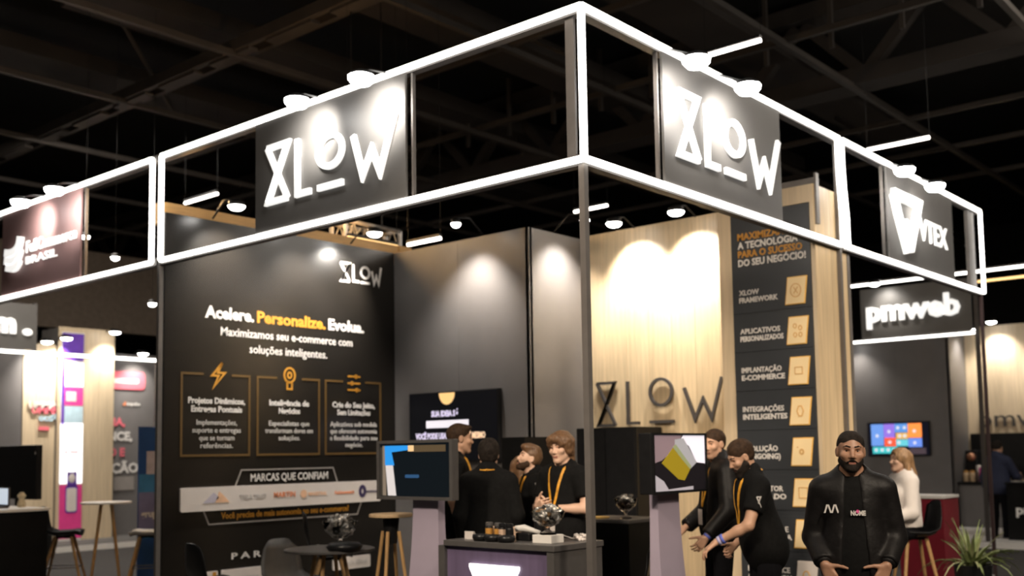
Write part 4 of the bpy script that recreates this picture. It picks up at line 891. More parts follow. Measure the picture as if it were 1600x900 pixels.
for k in range(4):
    a = .3+k*math.pi/2; MB().tube([(1.14+.08*math.cos(a), 8.02+.08*math.sin(a), 1.10), (1.14+0.24*math.cos(a), 8.02+.24*math.sin(a), .1)], [.02, .015], 8).build('leg', LEGW, hb)
shell_chair('bar_stool', (.76, 8.28, .1), math.radians(145), 'black shell bar stool with wooden legs before the magenta display', 'stool', .66, BLKPL, back=.33, legspread=.24, footring=True)
shell_chair('bar_stool', (1.32, 7.38, .1), math.radians(-35), 'white topped bar stool with wooden legs next to the blue banner', 'stool', .66, WHITE, back=.06, legspread=.24, footring=True)
# ================================================================== PEOPLE
# bodies are iso-surfaces of smoothly blended tapered limbs, polygonised with surface nets
def _d(p, P):
    k = p[0]
    if k == 'cap':
        a, b = np.array(p[1], float), np.array(p[2], float); ab = b-a; t = np.clip(((P-a)@ab)/max(1e-9, ab@ab), 0, 1)
        return np.linalg.norm(P-a-t[..., None]*ab, axis=-1)-(p[3]+(p[4]-p[3])*t)
    if k == 'cut':      # tapered limb with a flat end at the second point
        a, b = np.array(p[1], float), np.array(p[2], float); ab = b-a; L = np.linalg.norm(ab); n = ab/L; t = np.clip(((P-a)@ab)/(L*L), 0, 1)
        d = np.linalg.norm(P-a-t[..., None]*ab, axis=-1)-(p[3]+(p[4]-p[3])*t)
        return np.maximum(d, (P-b)@n)
    if k == 'ell':
        q = P-np.array(p[1], float)
        if len(p) > 3 and p[3] is not None: q = q@np.array(p[3])
        r = np.array(p[2], float); k0 = np.linalg.norm(q/r, axis=-1); k1 = np.linalg.norm(q/(r*r), axis=-1)
        return k0*(k0-1)/np.maximum(k1, 1e-9)
    if k == 'plane':    # keeps the side the normal points to
        return -((P-np.array(p[1], float))@np.array(p[2], float))
def _bb(p):
    if p[0] in ('cap', 'cut'):
        a, b = np.array(p[1], float), np.array(p[2], float); r = max(p[3], p[4]); return np.minimum(a, b)-r, np.maximum(a, b)+r
    c = np.array(p[1], float); r = max(p[2]); return c-r, c+r
def field(ops, P, D=None):
    """ops: list of (mode, prim, k) with mode '+', '-', '&'; P array (...,3)"""
    if D is None: D = np.full(P.shape[:-1], .5)
    for m, p, k in ops:
        d = _d(p, P)
        if m == '+':
            h = np.clip(.5+.5*(D-d)/k, 0, 1); D = D+(d-D)*h-k*h*(1-h)
        elif m == '-': 
            h = np.clip(.5-.5*(D+d)/k, 0, 1); D = D+(-d-D)*h+k*h*(1-h)
        else: D = np.maximum(D, d)
    return D
def nets(ops, vox, lo=None, hi=None, noise=0, nf=60):
    plus = [_bb(p) for m, p, k in ops if m == '+']
    l = np.min([b[0] for b in plus], 0)-.03; h = np.max([b[1] for b in plus], 0)+.03
    if lo is not None: l = np.maximum(l, lo); h = np.minimum(h, hi)
    n = np.ceil((h-l)/vox).astype(int)+1
    ax = [l[i]+vox*np.arange(n[i]) for i in range(3)]
    D = np.full(tuple(n), .5)
    for m, p, k in ops:
        if m == '+' or (m == '-' and p[0] != 'plane'):
            b0, b1 = _bb(p); s = []
            for i in range(3):
                a = int(max(0, np.floor((b0[i]-k*1.1-2*vox-l[i])/vox))); e = int(min(n[i], np.ceil((b1[i]+k*1.1+2*vox-l[i])/vox)+1)); s.append(slice(a, max(a, e)))
            s = tuple(s)
            if min(D[s].shape) == 0: continue
            P = np.stack(np.meshgrid(ax[0][s[0]], ax[1][s[1]], ax[2][s[2]], indexing='ij'), -1); D[s] = field([(m, p, k)], P, D[s])
        else:
            P = np.stack(np.meshgrid(*ax, indexing='ij'), -1); D = field([(m, p, k)], P, D)
    if noise:
        X, Y, Z = np.meshgrid(*ax, indexing='ij'); D = D+noise*(np.sin(nf*X+2*np.sin(nf*.5*Z))*np.sin(nf*Y+1.3)*np.sin(nf*.8*Z+np.sin(nf*.4*X)))
    S = D < 0
    c = np.zeros(tuple(n-1), int)
    for dx in (0, 1):
        for dy in (0, 1):
            for dz in (0, 1): c += S[dx:n[0]-1+dx, dy:n[1]-1+dy, dz:n[2]-1+dz]
    act = (c > 0) & (c < 8); I = np.argwhere(act)
    if len(I) == 0: return [], []
    idx = -np.ones(c.shape, int); idx[act] = np.arange(len(I))
    acc = np.zeros((len(I), 3)); cnt = np.zeros(len(I))
    cor = [(x, y, z) for x in (0, 1) for y in (0, 1) for z in (0, 1)]
    for a in cor:
        for q in range(3):
            if a[q] == 1: continue
            b = list(a); b[q] = 1
            A = D[I[:, 0]+a[0], I[:, 1]+a[1], I[:, 2]+a[2]]; B = D[I[:, 0]+b[0], I[:, 1]+b[1], I[:, 2]+b[2]]
            mk = (A < 0) != (B < 0); t = np.where(mk, A/np.where(mk, A-B, 1), 0)
            pt = np.array(a, float)[None].repeat(len(I), 0); pt[:, q] = t
            acc[mk] += pt[mk]; cnt[mk] += 1
    V = l+vox*(I+acc/cnt[:, None]); F = []
    for q in range(3):
        u, w = (q+1) % 3, (q+2) % 3
        sl0 = [slice(None)]*3; sl1 = [slice(None)]*3; sl0[q] = slice(0, n[q]-1); sl1[q] = slice(1, n[q])
        A, B = S[tuple(sl0)], S[tuple(sl1)]
        E = np.argwhere(A != B); E = E[(E[:, u] > 0) & (E[:, w] > 0) & (E[:, u] < n[u]-1) & (E[:, w] < n[w]-1)]
        if len(E) == 0: continue
        def g(du, dw):
            e = E.copy(); e[:, u] -= du; e[:, w] -= dw; return idx[e[:, 0], e[:, 1], e[:, 2]]
        Q = np.stack([g(1, 1), g(0, 1), g(0, 0), g(1, 0)], 1); ins = A[E[:, 0], E[:, 1], E[:, 2]]
        Q[~ins] = Q[~ins][:, ::-1]; F += Q[(Q >= 0).all(1)].tolist()
    return V.tolist(), F

def rotm(yaw=0., pitch=0., roll=0.):
    """yaw: turn to own left (+) about Z; pitch: nod down (+); roll: tilt to own right (+)"""
    return np.array(Matrix.Rotation(yaw, 3, 'Z')@Matrix.Rotation(-pitch, 3, 'X')@Matrix.Rotation(roll, 3, 'Y'))
def N_(v): v = np.array(v, float); return v/np.linalg.norm(v)
def hand_ops(w, d, n, t, curl=.35, spread=.12, fist=0., sc=1., thumb_dir=None):
    """w wrist, d towards the fingers, n palm side (fingers bend this way), t thumb side"""
    w = np.array(w, float); d, n = N_(d), N_(n); t = N_(np.array(t, float)-d*np.dot(t, d)); n = N_(n-d*np.dot(n, d)-t*np.dot(n, t)); O = []
    offs = (.030, .010, -.010, -.029); ln = (.068, .076, .071, .056)
    for o, L in zip(offs, ln):
        b = w+(d*.088+t*o-d*abs(o)*.25)*sc
        O.append(('+', ('cap', w+(d*.012+t*o*.55)*sc, b, .0155*sc, .0125*sc), .012))
    for i, (o, L) in enumerate(zip(offs, ln)):
        p = w+(d*.086+t*o-d*abs(o)*.25)*sc; a = curl*.6; dd = N_(d+t*(o/.03)*spread)
        for s, (q, rr) in enumerate(((.45, .0088), (.32, .0080), (.25, .0070))):
            v = dd*math.cos(a)+n*math.sin(a); e = p+v*L*q*sc*1.12
            O.append(('+', ('cap', p, e, rr*sc, (rr-.0009)*sc), .003)); p = e; a += curl*(1.2 if s == 0 else .9)
    td = N_(thumb_dir) if thumb_dir is not None else N_(d*.62+t*.75+n*.25)
    p = w+(d*.022+t*.026)*sc; e = p+td*.042*sc
    O.append(('+', ('cap', p, e, .0165*sc, .0115*sc), .012)); td2 = N_(td+d*.25); e2 = e+td2*.032*sc; O.append(('+', ('cap', e, e2, .0105*sc, .0095*sc), .004)); e3 = e2+N_(td2+d*.15)*.026*sc; O.append(('+', ('cap', e2, e3, .0095*sc, .0078*sc), .004))
    return O
class Person:
    def __init__(s, name_label, loc, rz, h=1.74, skin=SKIN, lean=0., head=(0, 0, 0), arms=None, build=1., sit=None, group=None, headoff=(0, 0, 0), headvox=.0055, hair=None, fem=False):
        s.t = thing('person', loc, name_label, 'person', group, rz); k = h/1.74; s.k = k; s.skin = skin
        hz = .93*k if sit is None else sit+.09
        s.hip = np.array([0, 0, hz]); L = rotm(0, lean)
        s.T = lambda x, y, z: s.hip+L@np.array([x*k, y*k, (z-.93)*k]); s.L = L; T = s.T; b = build
        sw = .178 if not fem else .155
        tor = [('+', ('ell', T(0, .0, 1.27), (.158*b*k, .105*b*k, .20*k), L), .05), ('+', ('ell', T(0, .005, 1.08), (.142*b*k, .10*b*k, .17*k), L), .06),
               ('+', ('ell', T(0, -.012, .94), (.162*b*k, .112*b*k, .13*k), L), .06), ('+', ('cap', T(-sw+.03, -.008, 1.405), T(sw-.03, -.008, 1.405), .060*k, .060*k), .06),
               ('+', ('cap', T(-.10, -.018, 1.435), T(0, -.02, 1.50), .042*k, .055*k), .05), ('+', ('cap', T(.10, -.018, 1.435), T(0, -.02, 1.50), .042*k, .055*k), .05)]
        if fem: tor += [('+', ('ell', T(-.07, .09, 1.27), (.065, .05, .06), L), .04), ('+', ('ell', T(.07, .09, 1.27), (.065, .05, .06), L), .04)]
        s.torso = tor
        Hc = T(0, .025, 1.625)+np.array(headoff); R = L@rotm(*head) if lean == 0 else rotm(*head); s.H = lambda x, y, z: Hc+R@(np.array([x, y, z])*k*.99); s.R = R; H = s.H; s.Hc = Hc
        hd = [('+', ('cap', T(0, -.018, 1.44), H(0, -.022, -.06), .060*k*(.86 if fem else 1), .056*k*(.86 if fem else 1)), .03),
              ('+', ('ell', H(0, -.016, .032), (.076*k, .095*k, .086*k), R), .02), ('+', ('ell', H(0, .024, -.035), (.061*k, .068*k, .082*k), R), .03),
              ('+', ('cap', H(-.05, .005, -.055), H(-.014, .066, -.098), .021*k, .019*k), .02), ('+', ('cap', H(.05, .005, -.055), H(.014, .066, -.098), .021*k, .019*k), .02),
              ('+', ('ell', H(0, .070, -.098), (.024*k, .020*k, .020*k), R), .015),
              ('+', ('cap', H(-.034, .071, .026), H(.034, .071, .026), .0125*k, .0125*k), .012),
              ('+', ('ell', H(-.043, .062, -.022), (.024*k, .022*k, .020*k), R), .02), ('+', ('ell', H(.043, .062, -.022), (.024*k, .022*k, .020*k), R), .02),
              ('-', ('ell', H(-.032, .083, .006), (.018*k, .015*k, .010*k), R), .008), ('-', ('ell', H(.032, .083, .006), (.018*k, .015*k, .010*k), R), .008),
              ('+', ('cap', H(-.021, .0715, .0145), H(-.043, .066, .0125), .0046*k, .0042*k), .004), ('+', ('cap', H(.021, .0715, .0145), H(.043, .066, .0125), .0046*k, .0042*k), .004),
              ('+', ('cap', H(0, .077, .014), H(0, .101, -.026), .0085*k, .0125*k), .010), ('+', ('ell', H(-.013, .091, -.032), (.009*k, .010*k, .008*k), R), .006), ('+', ('ell', H(.013, .091, -.032), (.009*k, .010*k, .008*k), R), .006),
              ('+', ('cap', H(-.016, .084, -.058), H(.016, .084, -.058), .0075*k, .0075*k), .007), ('+', ('cap', H(-.013, .083, -.068), H(.013, .083, -.068), .0078*k, .0078*k), .006),
              ('-', ('cap', H(-.022, .0935, -.0632), H(.022, .0935, -.0632), .0022, .0022), .003)]
        for q in (-1, 1):
            hd += [('+', ('ell', H(q*.077, -.006, -.004), (.011*k, .020*k, .031*k), R@rotm(q*.35)), .008), ('-', ('ell', H(q*.088, -.002, -.002), (.006*k, .010*k, .018*k), R), .006)]
        s.head = hd
        arms = arms or {}
        s.limb = []; s.hands = []; s.J = {}
        for q, nm in ((-1, 'L'), (1, 'R')):
            a = arms.get(nm, {}); sh = T(q*sw, -.008, 1.40)
            el = np.array(a.get('el', T(q*(sw+.06), -.03, 1.12))); wr = np.array(a.get('wr', T(q*(sw+.05), .05, .87)))
            s.J[nm] = (sh, el, wr)
            s.limb += [('+', ('cap', sh, el, .050*k*b, .040*k), .03), ('+', ('cap', el, el+(wr-el)*.35, .040*k, .039*k), .02), ('+', ('cap', el+(wr-el)*.3, wr, .039*k, .026*k), .02)]
            d = a.get('d', wr-el); ops = hand_ops(wr, d, a.get('n', (-q, 0, 0)), a.get('t', (0, 1, 0)), a.get('curl', .35), a.get('spread', .1), sc=k*(.92 if fem else 1.0), thumb_dir=a.get('td'))
            s.hands.append(([('+', ('cap', el+(wr-el)*.3, wr, .039*k, .026*k), .02)]+ops, wr, N_(d)))
        legs = []
        for q in (-1, 1):
            hp = s.hip+np.array([q*.088*k, 0, -.04])
            if sit is None: kn = s.hip+np.array([q*.10*k, .02, -.44*k]); an = s.hip+np.array([q*.10*k, -.02, -.84*k])
            else: kn = hp+np.array([q*.02, .42*k, -.02]); an = kn+np.array([0, -.05, -.40*k])
            legs.append((hp, kn, an))
            s.limb += [('+', ('cap', hp, kn, .082*k, .056*k), .04), ('+', ('cap', kn, kn+(an-kn)*.4, .056*k, .054*k), .03), ('+', ('cap', kn+(an-kn)*.3, an, .055*k, .036*k), .03), ('+', ('cap', an+np.array([0, -.03, -.045]), an+np.array([0, .14*k, -.06]), .034, .028), .03)]
        s.legs = legs
        # one body mesh: coarse trunk and limbs, fine head and hands from the same field
        allb = tor+s.limb; V, F = [], []
        def put(v, f): k0 = len(V); V.extend(v); F.extend([[i+k0 for i in q] for q in f])
        cutz = ('plane', s.J['L'][0], (0, 0, 1))
        put(*nets(allb+[('-', ('ell', wr, (.001,)*3), .001) for wr in []], .016))
        hl = Hc-np.array([.16, .17, .17]); hh = Hc+np.array([.16, .17, .17]); put(*nets(tor[3:]+hd, headvox, hl, hh))
        for ops, wr, d in s.hands:
            c = wr+d*.08; put(*nets(ops, .0052, c-.14, c+.14))
        s.body = link('body', V, F, skin, s.t, world=False, smooth=True)
    def part(s, name, ops, m, vox=.014, noise=0, nf=60, label=None):
        v, f = nets(ops, vox, noise=noise, nf=nf)
        return link(name, v, f, m, s.t, label, world=False, smooth=True)
    def grow(s, ops, g):
        O = []
        for m, p, k in ops:
            if p[0] in ('cap', 'cut'): O.append((m, (p[0], p[1], p[2], p[3]+g, p[4]+g), k))
            else: O.append((m, (p[0], p[1], tuple(x+g for x in p[2]))+tuple(p[3:]), k))
        return O
    def shirt(s, m, sleeve=.62, g=.014, name='shirt', hem=.80, loose=.012, open_front=False, vox=.013, extra=()):
        O = s.grow(s.torso, g); k = s.k
        O.append(('+', ('cap', s.T(0, .0, 1.10), s.T(0, -.005, hem+.08), .0, .0), .01) if 0 else ('+', ('ell', s.T(0, 0, 1.0), (.160*k+loose+g, .112*k+loose+g, .26*k), s.L), .06))
        for nm in ('L', 'R'):
            sh, el, wr = s.J[nm]
            if sleeve <= 1: O.append(('+', ('cut', sh, sh+(el-sh)*sleeve, .058*k+g, .054*k+g), .03))
            else: O += [('+', ('cap', sh, el, .054*k+g, .046*k+g), .03), ('+', ('cut', el, el+(wr-el)*(sleeve-1), .046*k+g, .036*k+g), .02)]
        O += list(extra)
        O += [('&', ('plane', s.T(0, 0, hem), s.L@np.array([0, 0, 1.])), 0)]
        O.append(('-', ('ell', s.T(0, .012, 1.525), (.072*k, .075*k, .058*k), s.L), .008))
        if open_front:   # open down the middle
            O += [('-', ('cap', s.T(0, .085, 1.53), s.T(0, .135, 1.34), open_front*.55, open_front*.62), .012), ('-', ('cap', s.T(0, .135, 1.34), s.T(0, .150, .70), open_front*.62, open_front*1.05), .012)]
        s.shirt_ops = O
        return s.part(name, O, m, vox)
    def trousers(s, m, name='trousers'):
        O = [('+', ('ell', s.T(0, -.012, .93), (.172*s.k, .122*s.k, .12*s.k), s.L), .05)]
        for hp, kn, an in s.legs: O += [('+', ('cap', hp, kn, .094*s.k, .070*s.k), .04), ('+', ('cut', kn, an, .070*s.k, .056*s.k), .03)]
        return s.part(name, O, m, .018)
    def shoes(s, m):
        for hp, kn, an in s.legs:
            s.part('shoe', [('+', ('cap', an+np.array([0, -.03, -.05]), an+np.array([0, .15*s.k, -.065]), .042, .035), .03), ('&', ('plane', an+np.array([0, 0, -.093]), (0, 0, 1)), 0)], m, .012)
    def hair_short(s, m, g=.012, front=.066, slope=.85, noise=.003, extra=(), vox=.007, lo=0.0):
        H = s.H; R = s.R; k = s.k
        O = [('+', ('ell', H(0, -.024, .044), (.0765*k+g*.55, .094*k+g*.6, .085*k+g), R), .02), ('+', ('ell', H(0, -.048, -.025), (.062*k+g*.35, .050*k+g*.35, .062*k), R), .03), ('&', ('ell', H(0, -.018, .030), (.076*k+g*1.1, .095*k+g*1.1, .088*k+g*1.15), R), 0)]+list(extra)
        n = R@N_((0, -slope, 1.0)); O.append(('&', ('plane', H(0, .088, front), n), 0))
        O.append(('-', ('ell', H(0, .105, -.015), (.060*k, .05*k, .078*k), R), .012))
        for q in (-1, 1): O.append(('-', ('ell', H(q*.085, .004, -.012), (.024, .026, .036), R), .006))
        return s.part('hair', O, m, vox, noise)
    def beard(s, m, g=.007, mous=True, vox=.0055, length=0.):
        H, R, k = s.H, s.R, s.k
        O = [('+', ('ell', H(0, .024, -.035-length*.3), (.061*k+g, .068*k+g, .082*k+g+length*.4), R), .02), ('+', ('cap', H(-.05, .005, -.055), H(-.014, .066, -.098-length), .021*k+g, .019*k+g), .015), ('+', ('cap', H(.05, .005, -.055), H(.014, .066, -.098-length), .021*k+g, .019*k+g), .015), ('+', ('ell', H(0, .070, -.098-length), (.024*k+g, .020*k+g, .020*k+g), R), .01)]
        O.append(('&', ('plane', H(0, .06, -.048), R@N_((0, -.75, -1.0))), 0)); O.append(('&', ('plane', H(0, -.005, 0), R@np.array([0, 1., 0])), 0))
        O.append(('-', ('ell', H(0, .100, -.064), (.022, .026, .0085), R), .004))
        if mous: O += [('+', ('cap', H(0, .0985, -.047), H(-.027, .088, -.060), .0065, .005), .004), ('+', ('cap', H(0, .0985, -.047), H(.027, .088, -.060), .0065, .005), .004)]
        return s.part('beard', O, m, vox, .0012, 120)
    def face(s, browm=HAIRD, eyes=True):
        H, R, k = s.H, s.R, s.k
        for q in (-1, 1):
            s.part('eyebrow', [('+', ('cap', H(q*.014, .0855, .029), H(q*.034, .0815, .034), .0050, .0048), .004), ('+', ('cap', H(q*.034, .0815, .034), H(q*.052, .0665, .028), .0048, .003), .004)], browm, .0035)
            if eyes:
                e = MB().ball(tuple(H(q*.032, .0605, .006)), .0118*k, 8).build('eye', EYEW, s.t, world=False, smooth=True)
                c = H(q*.032, .0605, .006)+R@np.array([0, .0078*k, 0]); MB().ball(tuple(c), (.0066*k,)*3, 6).build('iris', IRIS, e, world=False, smooth=True)
        s.part('lips', [('+', ('cap', H(-.017, .0855, -.0585), H(.017, .0855, -.0585), .0066, .0066), .006), ('+', ('cap', H(-.014, .0845, -.0678), H(.014, .0845, -.0678), .0070, .0070), .005), ('-', ('cap', H(-.024, .0945, -.0632), H(.024, .0945, -.0632), .0022, .0022), .003)], LIP, .0032)
    def hit(s, x, z, ops=None, back=False):
        """front surface of the clothes over body point x,z"""
        ys = np.linspace(.34, -.1, 120) if not back else np.linspace(-.34, .1, 120)
        P = np.array([s.T(x, y, z) for y in ys]); D = field(ops or s.shirt_ops, P); i = np.argmax(D < .003)
        return Vector(P[i]+(s.L@np.array([0, .004 if not back else -.004, 0])))
    def lanyard(s, low=1.10, badge=True, m=LANY, half=.06, w=.019):
        for q in (-1, 1):
            pts = [Vector(s.T(0, -.112, 1.505)), Vector(s.T(q*.055, -.092, 1.510)), Vector(s.T(q*.086, -.03, 1.512)), Vector(s.T(q*.088, .03, 1.490))]
            for t in np.linspace(0, 1, 9): pts.append(s.hit(q*(half+.012)*(1-t)**.9+.003*q, 1.455-(1.455-low)*t))
            mb = MB(); vs = []; fs = []
            for i, p in enumerate(pts):
                d = (pts[min(i+1, len(pts)-1)]-pts[max(0, i-1)]).normalized()
                nrm = (p-Vector(s.T(0, -.02, min(1.44, max(low, (p.z-s.hip[2])/s.k+.93))))).normalized(); sd = d.cross(nrm).normalized()*w/2; nn = sd.cross(d).normalized()*.002
                vs += [p-sd-nn, p+sd-nn, p+sd+nn, p-sd+nn]
            for i in range(len(pts)-1):
                for j in range(4): a = i*4+j; b = i*4+(j+1) % 4; fs.append((a, b, b+4, a+4))
            fs += [(3, 2, 1, 0), (len(vs)-4, len(vs)-3, len(vs)-2, len(vs)-1)]
            mb.add(vs, fs).build('lanyard', m, s.t, world=False)
        if badge:
            p = s.hit(0, low-.02); x = Vector(s.L@np.array([1., 0, 0])); z = Vector(s.L@np.array([0, 0, 1.]))
            MB().prism([(-.042, -.12), (.042, -.12), (.042, 0), (-.042, 0)], (p+Vector((0, .012, 0)), -x, z), .004).build('badge', PLAQUE, s.t, world=False)
    def mark(s, x, z, w, h, body=None, m=INKW, name='print_mark'):
        p = s.hit(x, z)+Vector((0, .004, 0))
        return text(name, body, (p+Vector(s.L@np.array([w/2, 0, 0])), Vector(s.L@np.array([-1., 0, 0])), Vector(s.L@np.array([0, 0, 1.]))), w, h, m, s.t, .002, .03, world=False)
    def sleeve_mark(s, nm, m=INKW):
        sh, el, wr = s.J[nm]; q = -1 if nm == 'L' else 1; p = sh+(el-sh)*.38+np.array([q*(.058*s.k+.017), 0, 0])
        fr_ = (tuple(p), (0, q, 0), (0, 0, 1)); mb = MB(); stroke(mb, [(-.014, .035), (.014, .035), (-.014, -.035), (.014, -.035)], .009, fr_, .004); stroke(mb, [(-.014, .035), (.014, -.035)], .007, fr_, .004); stroke(mb, [(.014, .035), (-.014, -.035)], .007, fr_, .004)
        mb.build('sleeve_mark', m, s.t, world=False)
    def band(s, nm, m, q=.93, r=.031, label=None, name='wristband'):
        sh, el, wr = s.J[nm]; a = el+(wr-el)*q; d = N_(wr-el)
        MB().tube([tuple(a-d*.010), tuple(a+d*.010)], r, 14).build(name, m, s.t, label, world=False, smooth=True)
def face_to(dx, dy): return math.atan2(dy, dx)-math.pi/2      # rz so that local +Y points along (dx, dy)
CA = (-5.32, -3.94)
# 1 --- man in the bomber jacket
p = Person('bearded man in a black satin bomber jacket looking at the camera, hands at his hips', (.70, -1.39, 0), face_to(CA[0]-.70+.2, CA[1]+1.39), 1.715, SKIND, head=(.10, .03, -.05), headvox=.0042, build=1.0,
           arms={'L': dict(el=(-.228, -.04, 1.10), wr=(-.170, .115, .955), d=(.42, .18, -.9), n=(.35, -.9, 0), t=(.9, .25, .35), curl=.22, spread=.22, td=(.92, .25, .10)),
                 'R': dict(el=(.228, -.04, 1.10), wr=(.170, .115, .955), d=(-.42, .18, -.9), n=(-.35, -.9, 0), t=(-.9, .25, .35), curl=.22, spread=.22, td=(-.92, .25, .05))})
p.trousers(DENIM); p.shoes(SHOE)
p.shirt(TEE, .8, .012, 'tee_shirt', .82)
tee = p.shirt_ops
p.shirt(SATIN, 1.92, .021, 'bomber_jacket', .86, .018, open_front=.085, vox=.011)
p.part('jacket_collar', [('+', ('cap', p.T(-.080, .030, 1.488), p.T(-.085, -.02, 1.505), .016, .024), .02), ('+', ('cap', p.T(-.085, -.03, 1.50), p.T(0, -.095, 1.505), .022, .022), .02), ('+', ('cap', p.T(.080, .030, 1.488), p.T(.085, -.02, 1.505), .016, .024), .02), ('+', ('cap', p.T(.085, -.03, 1.50), p.T(0, -.095, 1.505), .022, .022), .02)], SATIN, .009)
for nm in ('L', 'R'): p.band(nm, SATIN, .93, .044, name='cuff')
p.hair_short(HAIRB, .007, .054, .72, .0025); p.beard(HAIRB, .0042); p.face(HAIRB)
jo = p.shirt_ops
p.mark(-.115, 1.275, .075, .032, 'AM', INKW, 'jacket_mark') if False else None
_x = p.hit(.115, 1.27, jo); text('jacket_mark', '/\\/\\', (_x+Vector((.05, .006, 0)), (-1, 0, 0), (0, 0, 1)), .085, .045, INKW, p.t, .002, .03, world=False)
_x = p.hit(-.02, 1.255, tee); text('shirt_print', 'NOME', (_x+Vector((.035, .008, 0)), (-1, 0, 0), (0, 0, 1)), .082, .026, INKW, p.t, .002, .05, world=False)
text('shirt_print', 'o', (_x+Vector((.005, .010, .014)), (-1, 0, 0), (0, 0, 1)), .016, .026, PINK, p.t, .002, .05, world=False)
# 2 --- bearded man reaching down
fx = face_to(-.72, .70)
p = Person('bearded man in a black tee shirt bending and reaching down beside the services poster', (1.62, -.34, 0), fx, 1.70, SKIN, lean=.20, head=(.12, .50, 0), headvox=.005, build=1.10,
           arms={'L': dict(el=(-.26, .20, 1.10), wr=(-.16, .40, .985), d=(.05, .75, -.55), n=(.0, -.45, -.75), t=(.8, .1, -.1), curl=.42),
                 'R': dict(el=(.26, -.02, 1.08), wr=(.20, .16, .93), d=(-.1, .75, -.6), n=(-.6, .2, -.5), t=(-.3, .5, .8), curl=1.0)})
p.trousers(DENIM); p.shoes(SHOE); p.shirt(TEE, .66, .018, 'tee_shirt', .72, .03); p.hair_short(HAIRD, .013, .060, .88, .002); p.beard(HAIRB, .013, length=.018); p.face(HAIRD)
p.lanyard(1.12, False); p.sleeve_mark('L'); p.band('L', LILW, .90, .033, 'lilac wristband'); p.band('L', BLUEW, .80, .036, 'blue wristband')
# 3 --- man behind him
p = Person('man in dark jacket and orange lanyard, half behind the right monitor', (2.10, .30, .1), face_to(-.72, .60), 1.68, SKIN, head=(.55, .10, 0),
           arms={'L': dict(el=(-.27, .02, 1.06), wr=(-.25, .20, .86), curl=.5), 'R': dict(el=(.27, 0, 1.05), wr=(.20, .22, .90), d=(-.2, .8, -.4), curl=.8)})
p.trousers(DENIM); p.shoes(SHOE); p.shirt(TEE, .8, .012, 'tee_shirt', .82); p.lanyard(1.12, True)
sv_ = p.shirt_ops; p.shirt(SATIN, 1.9, .026, 'jacket', .80, .016, open_front=.10); p.band('L', BLUEW, .95, .034, 'blue wristband')
p.hair_short(HAIRD, .010, .060, .88, .002); p.face(HAIRD)
# 4 --- long-haired young man
p = Person('young man with long brown hair, hands joined, behind the sweet bowl', (1.09, 1.06, .1), face_to(-.95, .05), 1.67, SKINL, head=(.10, .12, .05), headvox=.005,
           arms={'L': dict(el=(-.245, .02, 1.10), wr=(-.07, .22, 1.11), d=(.8, .3, .05), n=(.2, -.9, -.1), t=(0, .25, .9), curl=.7),
                 'R': dict(el=(.245, .02, 1.10), wr=(.06, .235, 1.13), d=(-.8, .25, .1), n=(-.2, -.9, -.1), t=(0, .25, .9), curl=.7)})
p.trousers(DENIM); p.shoes(SHOE); p.shirt(TEE, .66, .016, 'tee_shirt', .76); p.lanyard(1.12, True); p.sleeve_mark('L'); p.sleeve_mark('R'); p.band('R', BLKPL, .86, .031, 'black wristband'); p.band('L', BLKPL, .86, .031, 'black wristband'); p.face(HAIRM)
H = p.H; R = p.R
O = [('+', ('ell', H(0, -.018, .044), (.092, .108, .092), R), .02)]
for q in (-1, 1): O += [('+', ('cap', H(q*.066, .015, .06), H(q*.080, .005, -.035), .036, .026), .03), ('+', ('cap', H(q*.075, -.03, .04), H(q*.072, -.04, -.105), .040, .022), .03), ('+', ('cap', H(q*.03, .075, .085), H(q*.062, .075, .035), .026, .016), .02)]
O += [('+', ('cap', H(0, -.09, .0), H(0, -.085, -.12), .055, .032), .03), ('+', ('cap', H(-.04, .085, .075), H(.04, .085, .075), .022, .022), .02), ('-', ('ell', H(0, .12, -.015), (.052, .062, .062), R), .012)]
p.part('hair', O, HAIRM, .007, .0042, 95)
# 5 --- bearded man in profile
p = Person('bearded man with curly quiff in profile, dark sweater, behind the counter', (1.46, 1.68, .1), face_to(-.80, .62), 1.58, SKINL, head=(.10, -.32, 0), headvox=.005)
p.trousers(DENIM); p.shoes(SHOE); p.shirt(TEE, 1.9, .018, 'sweater', .80); p.lanyard(1.15, True)
H = p.H; p.hair_short(HAIRM, .010, .060, .85, .003, extra=[('+', ('ell', H(0, .045, .095), (.062, .055, .036), p.R), .02), ('+', ('ell', H(0, -.02, .11), (.065, .06, .03), p.R), .02)]); p.beard(HAIRD, .005); p.face(HAIRD)
# 6 --- person seen from behind
p = Person('person with short black hair seen from behind, lanyard at the nape', (.88, 1.64, .1), face_to(.80, .55), 1.62, SKINL, head=(.12, .06, 0), build=1.1)
p.trousers(DENIM); p.shoes(SHOE); p.shirt(TEE, 1.9, .02, 'sweater', .80, .02); p.lanyard(1.15, False, w=.026); p.hair_short(HAIRB, .024, .055, .80, .003); p.face(HAIRB)
# 7 --- man by the television
p = Person('clean-shaven man with short dark hair and lanyard, between the left monitor and the television', (1.18, 2.26, .1), face_to(.62, -.70), 1.77, SKIN, head=(.18, .05, 0), headvox=.005)
p.trousers(DENIM); p.shoes(SHOE); p.shirt(TEE, .7, .016, 'tee_shirt', .78); p.lanyard(1.14, True); H = p.H
p.hair_short(HAIRD, .012, .062, .86, .002, extra=[('+', ('ell', H(0, .05, .095), (.06, .045, .025), p.R), .02)]); p.face(HAIRD)
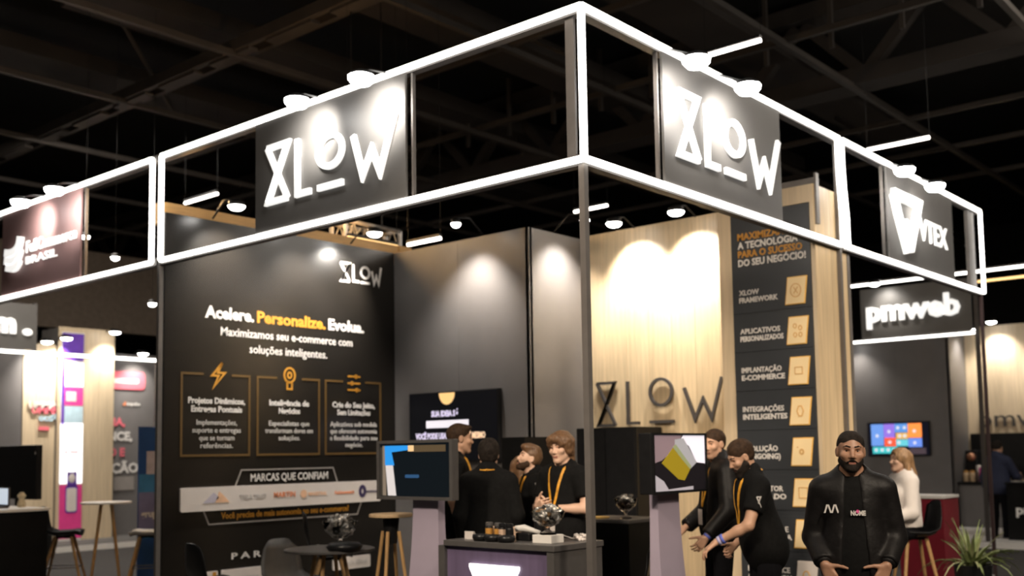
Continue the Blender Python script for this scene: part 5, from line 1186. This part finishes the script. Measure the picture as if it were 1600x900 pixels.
# 8 --- only brown wavy hair shows
p = Person('person of whom mostly brown wavy hair shows, between the two black tops', (1.86, 2.12, .1), face_to(.7, .6), 1.47, SKINL, head=(0, .2, 0))
p.trousers(DENIM); p.shirt(TEE, 1.9, .016, 'sweater', .80); p.face(HAIRM); H = p.H
p.part('hair', [('+', ('ell', H(0, -.018, .044), (.096, .112, .094), p.R), .02)]+[('+', ('cap', H(q*.075, -.03, .04), H(q*.09, -.02, -.16), .046, .038), .03) for q in (-1, 1)]+[('+', ('cap', H(0, -.09, .0), H(0, -.085, -.16), .06, .05), .03), ('-', ('ell', H(0, .12, -.02), (.055, .06, .075), p.R), .012)], HAIRM, .009, .004, 60)
# 9 --- seated woman
p = Person('woman with long blonde hair in a white blouse sitting on a bar stool', (4.94, -.10, 0), face_to(-.72, .60), 1.60, SKINL, head=(.05, -.02, 0), headvox=.005, fem=True, sit=.77,
           arms={'L': dict(el=(-.22, .04, 1.00), wr=(-.16, .25, .95), curl=.5), 'R': dict(el=(.22, .04, 1.00), wr=(.14, .26, .95), curl=.5)})
p.trousers(DENIM, 'black_trousers'); p.shoes(SNEAK); p.shirt(BLOUSE, 1.9, .022, 'blouse', .93, .02, extra=[('+', ('ell', p.T(0, -.02, 1.18), (.17, .125, .2)), .05)]); p.face(HAIRM); H = p.H
O = [('+', ('ell', H(0, -.022, .036), (.088, .106, .094), p.R), .02), ('+', ('cap', H(0, -.085, .02), H(.0, -.13, -.16), .062, .058), .03), ('+', ('cap', H(0, -.13, -.16), H(.02, -.15, -.36), .058, .026), .03)]
for q in (-1, 1): O += [('+', ('cap', H(q*.072, -.02, .03), H(q*.082, -.05, -.13), .034, .034), .02), ('+', ('cap', H(q*.082, -.05, -.13), H(q*.085, -.07, -.30), .034, .016), .02)]
p.part('hair', O+[('-', ('ell', H(0, .12, -.015), (.06, .075, .095), p.R), .012)], HAIRL, .008, .004, 55)
# 10, 11 --- people at the far right counter
p = Person('person in a navy top seen from behind beside the black counter at right', (13.47, 1.48, .0), face_to(.9, -.15), 1.70, SKIN, head=(.1, .15, 0), headvox=.008, arms={'R': dict(el=(.26, .10, 1.12), wr=(.20, .34, 1.08), d=(0, 1, 0), t=(0, .1, 1))})
p.trousers(DENIM); p.shoes(SHOE); p.shirt(NAVYT, 1.9, .022, 'sweater', .84, .02, vox=.018); p.hair_short(HAIRB, .016, .055, .5, .003, vox=.01)
p = Person('person in a yellow top cut off by the right edge of view', (13.98, .66, .1), face_to(-1, .25), 1.66, SKIN, headvox=.008)
p.trousers(DENIM); p.shoes(SHOE); p.shirt(YELT, 1.9, .024, 'sweater', .84, .02, vox=.018); p.hair_short(HAIRB, .014, .06, .6, .003, vox=.01); p.face(HAIRD, False)
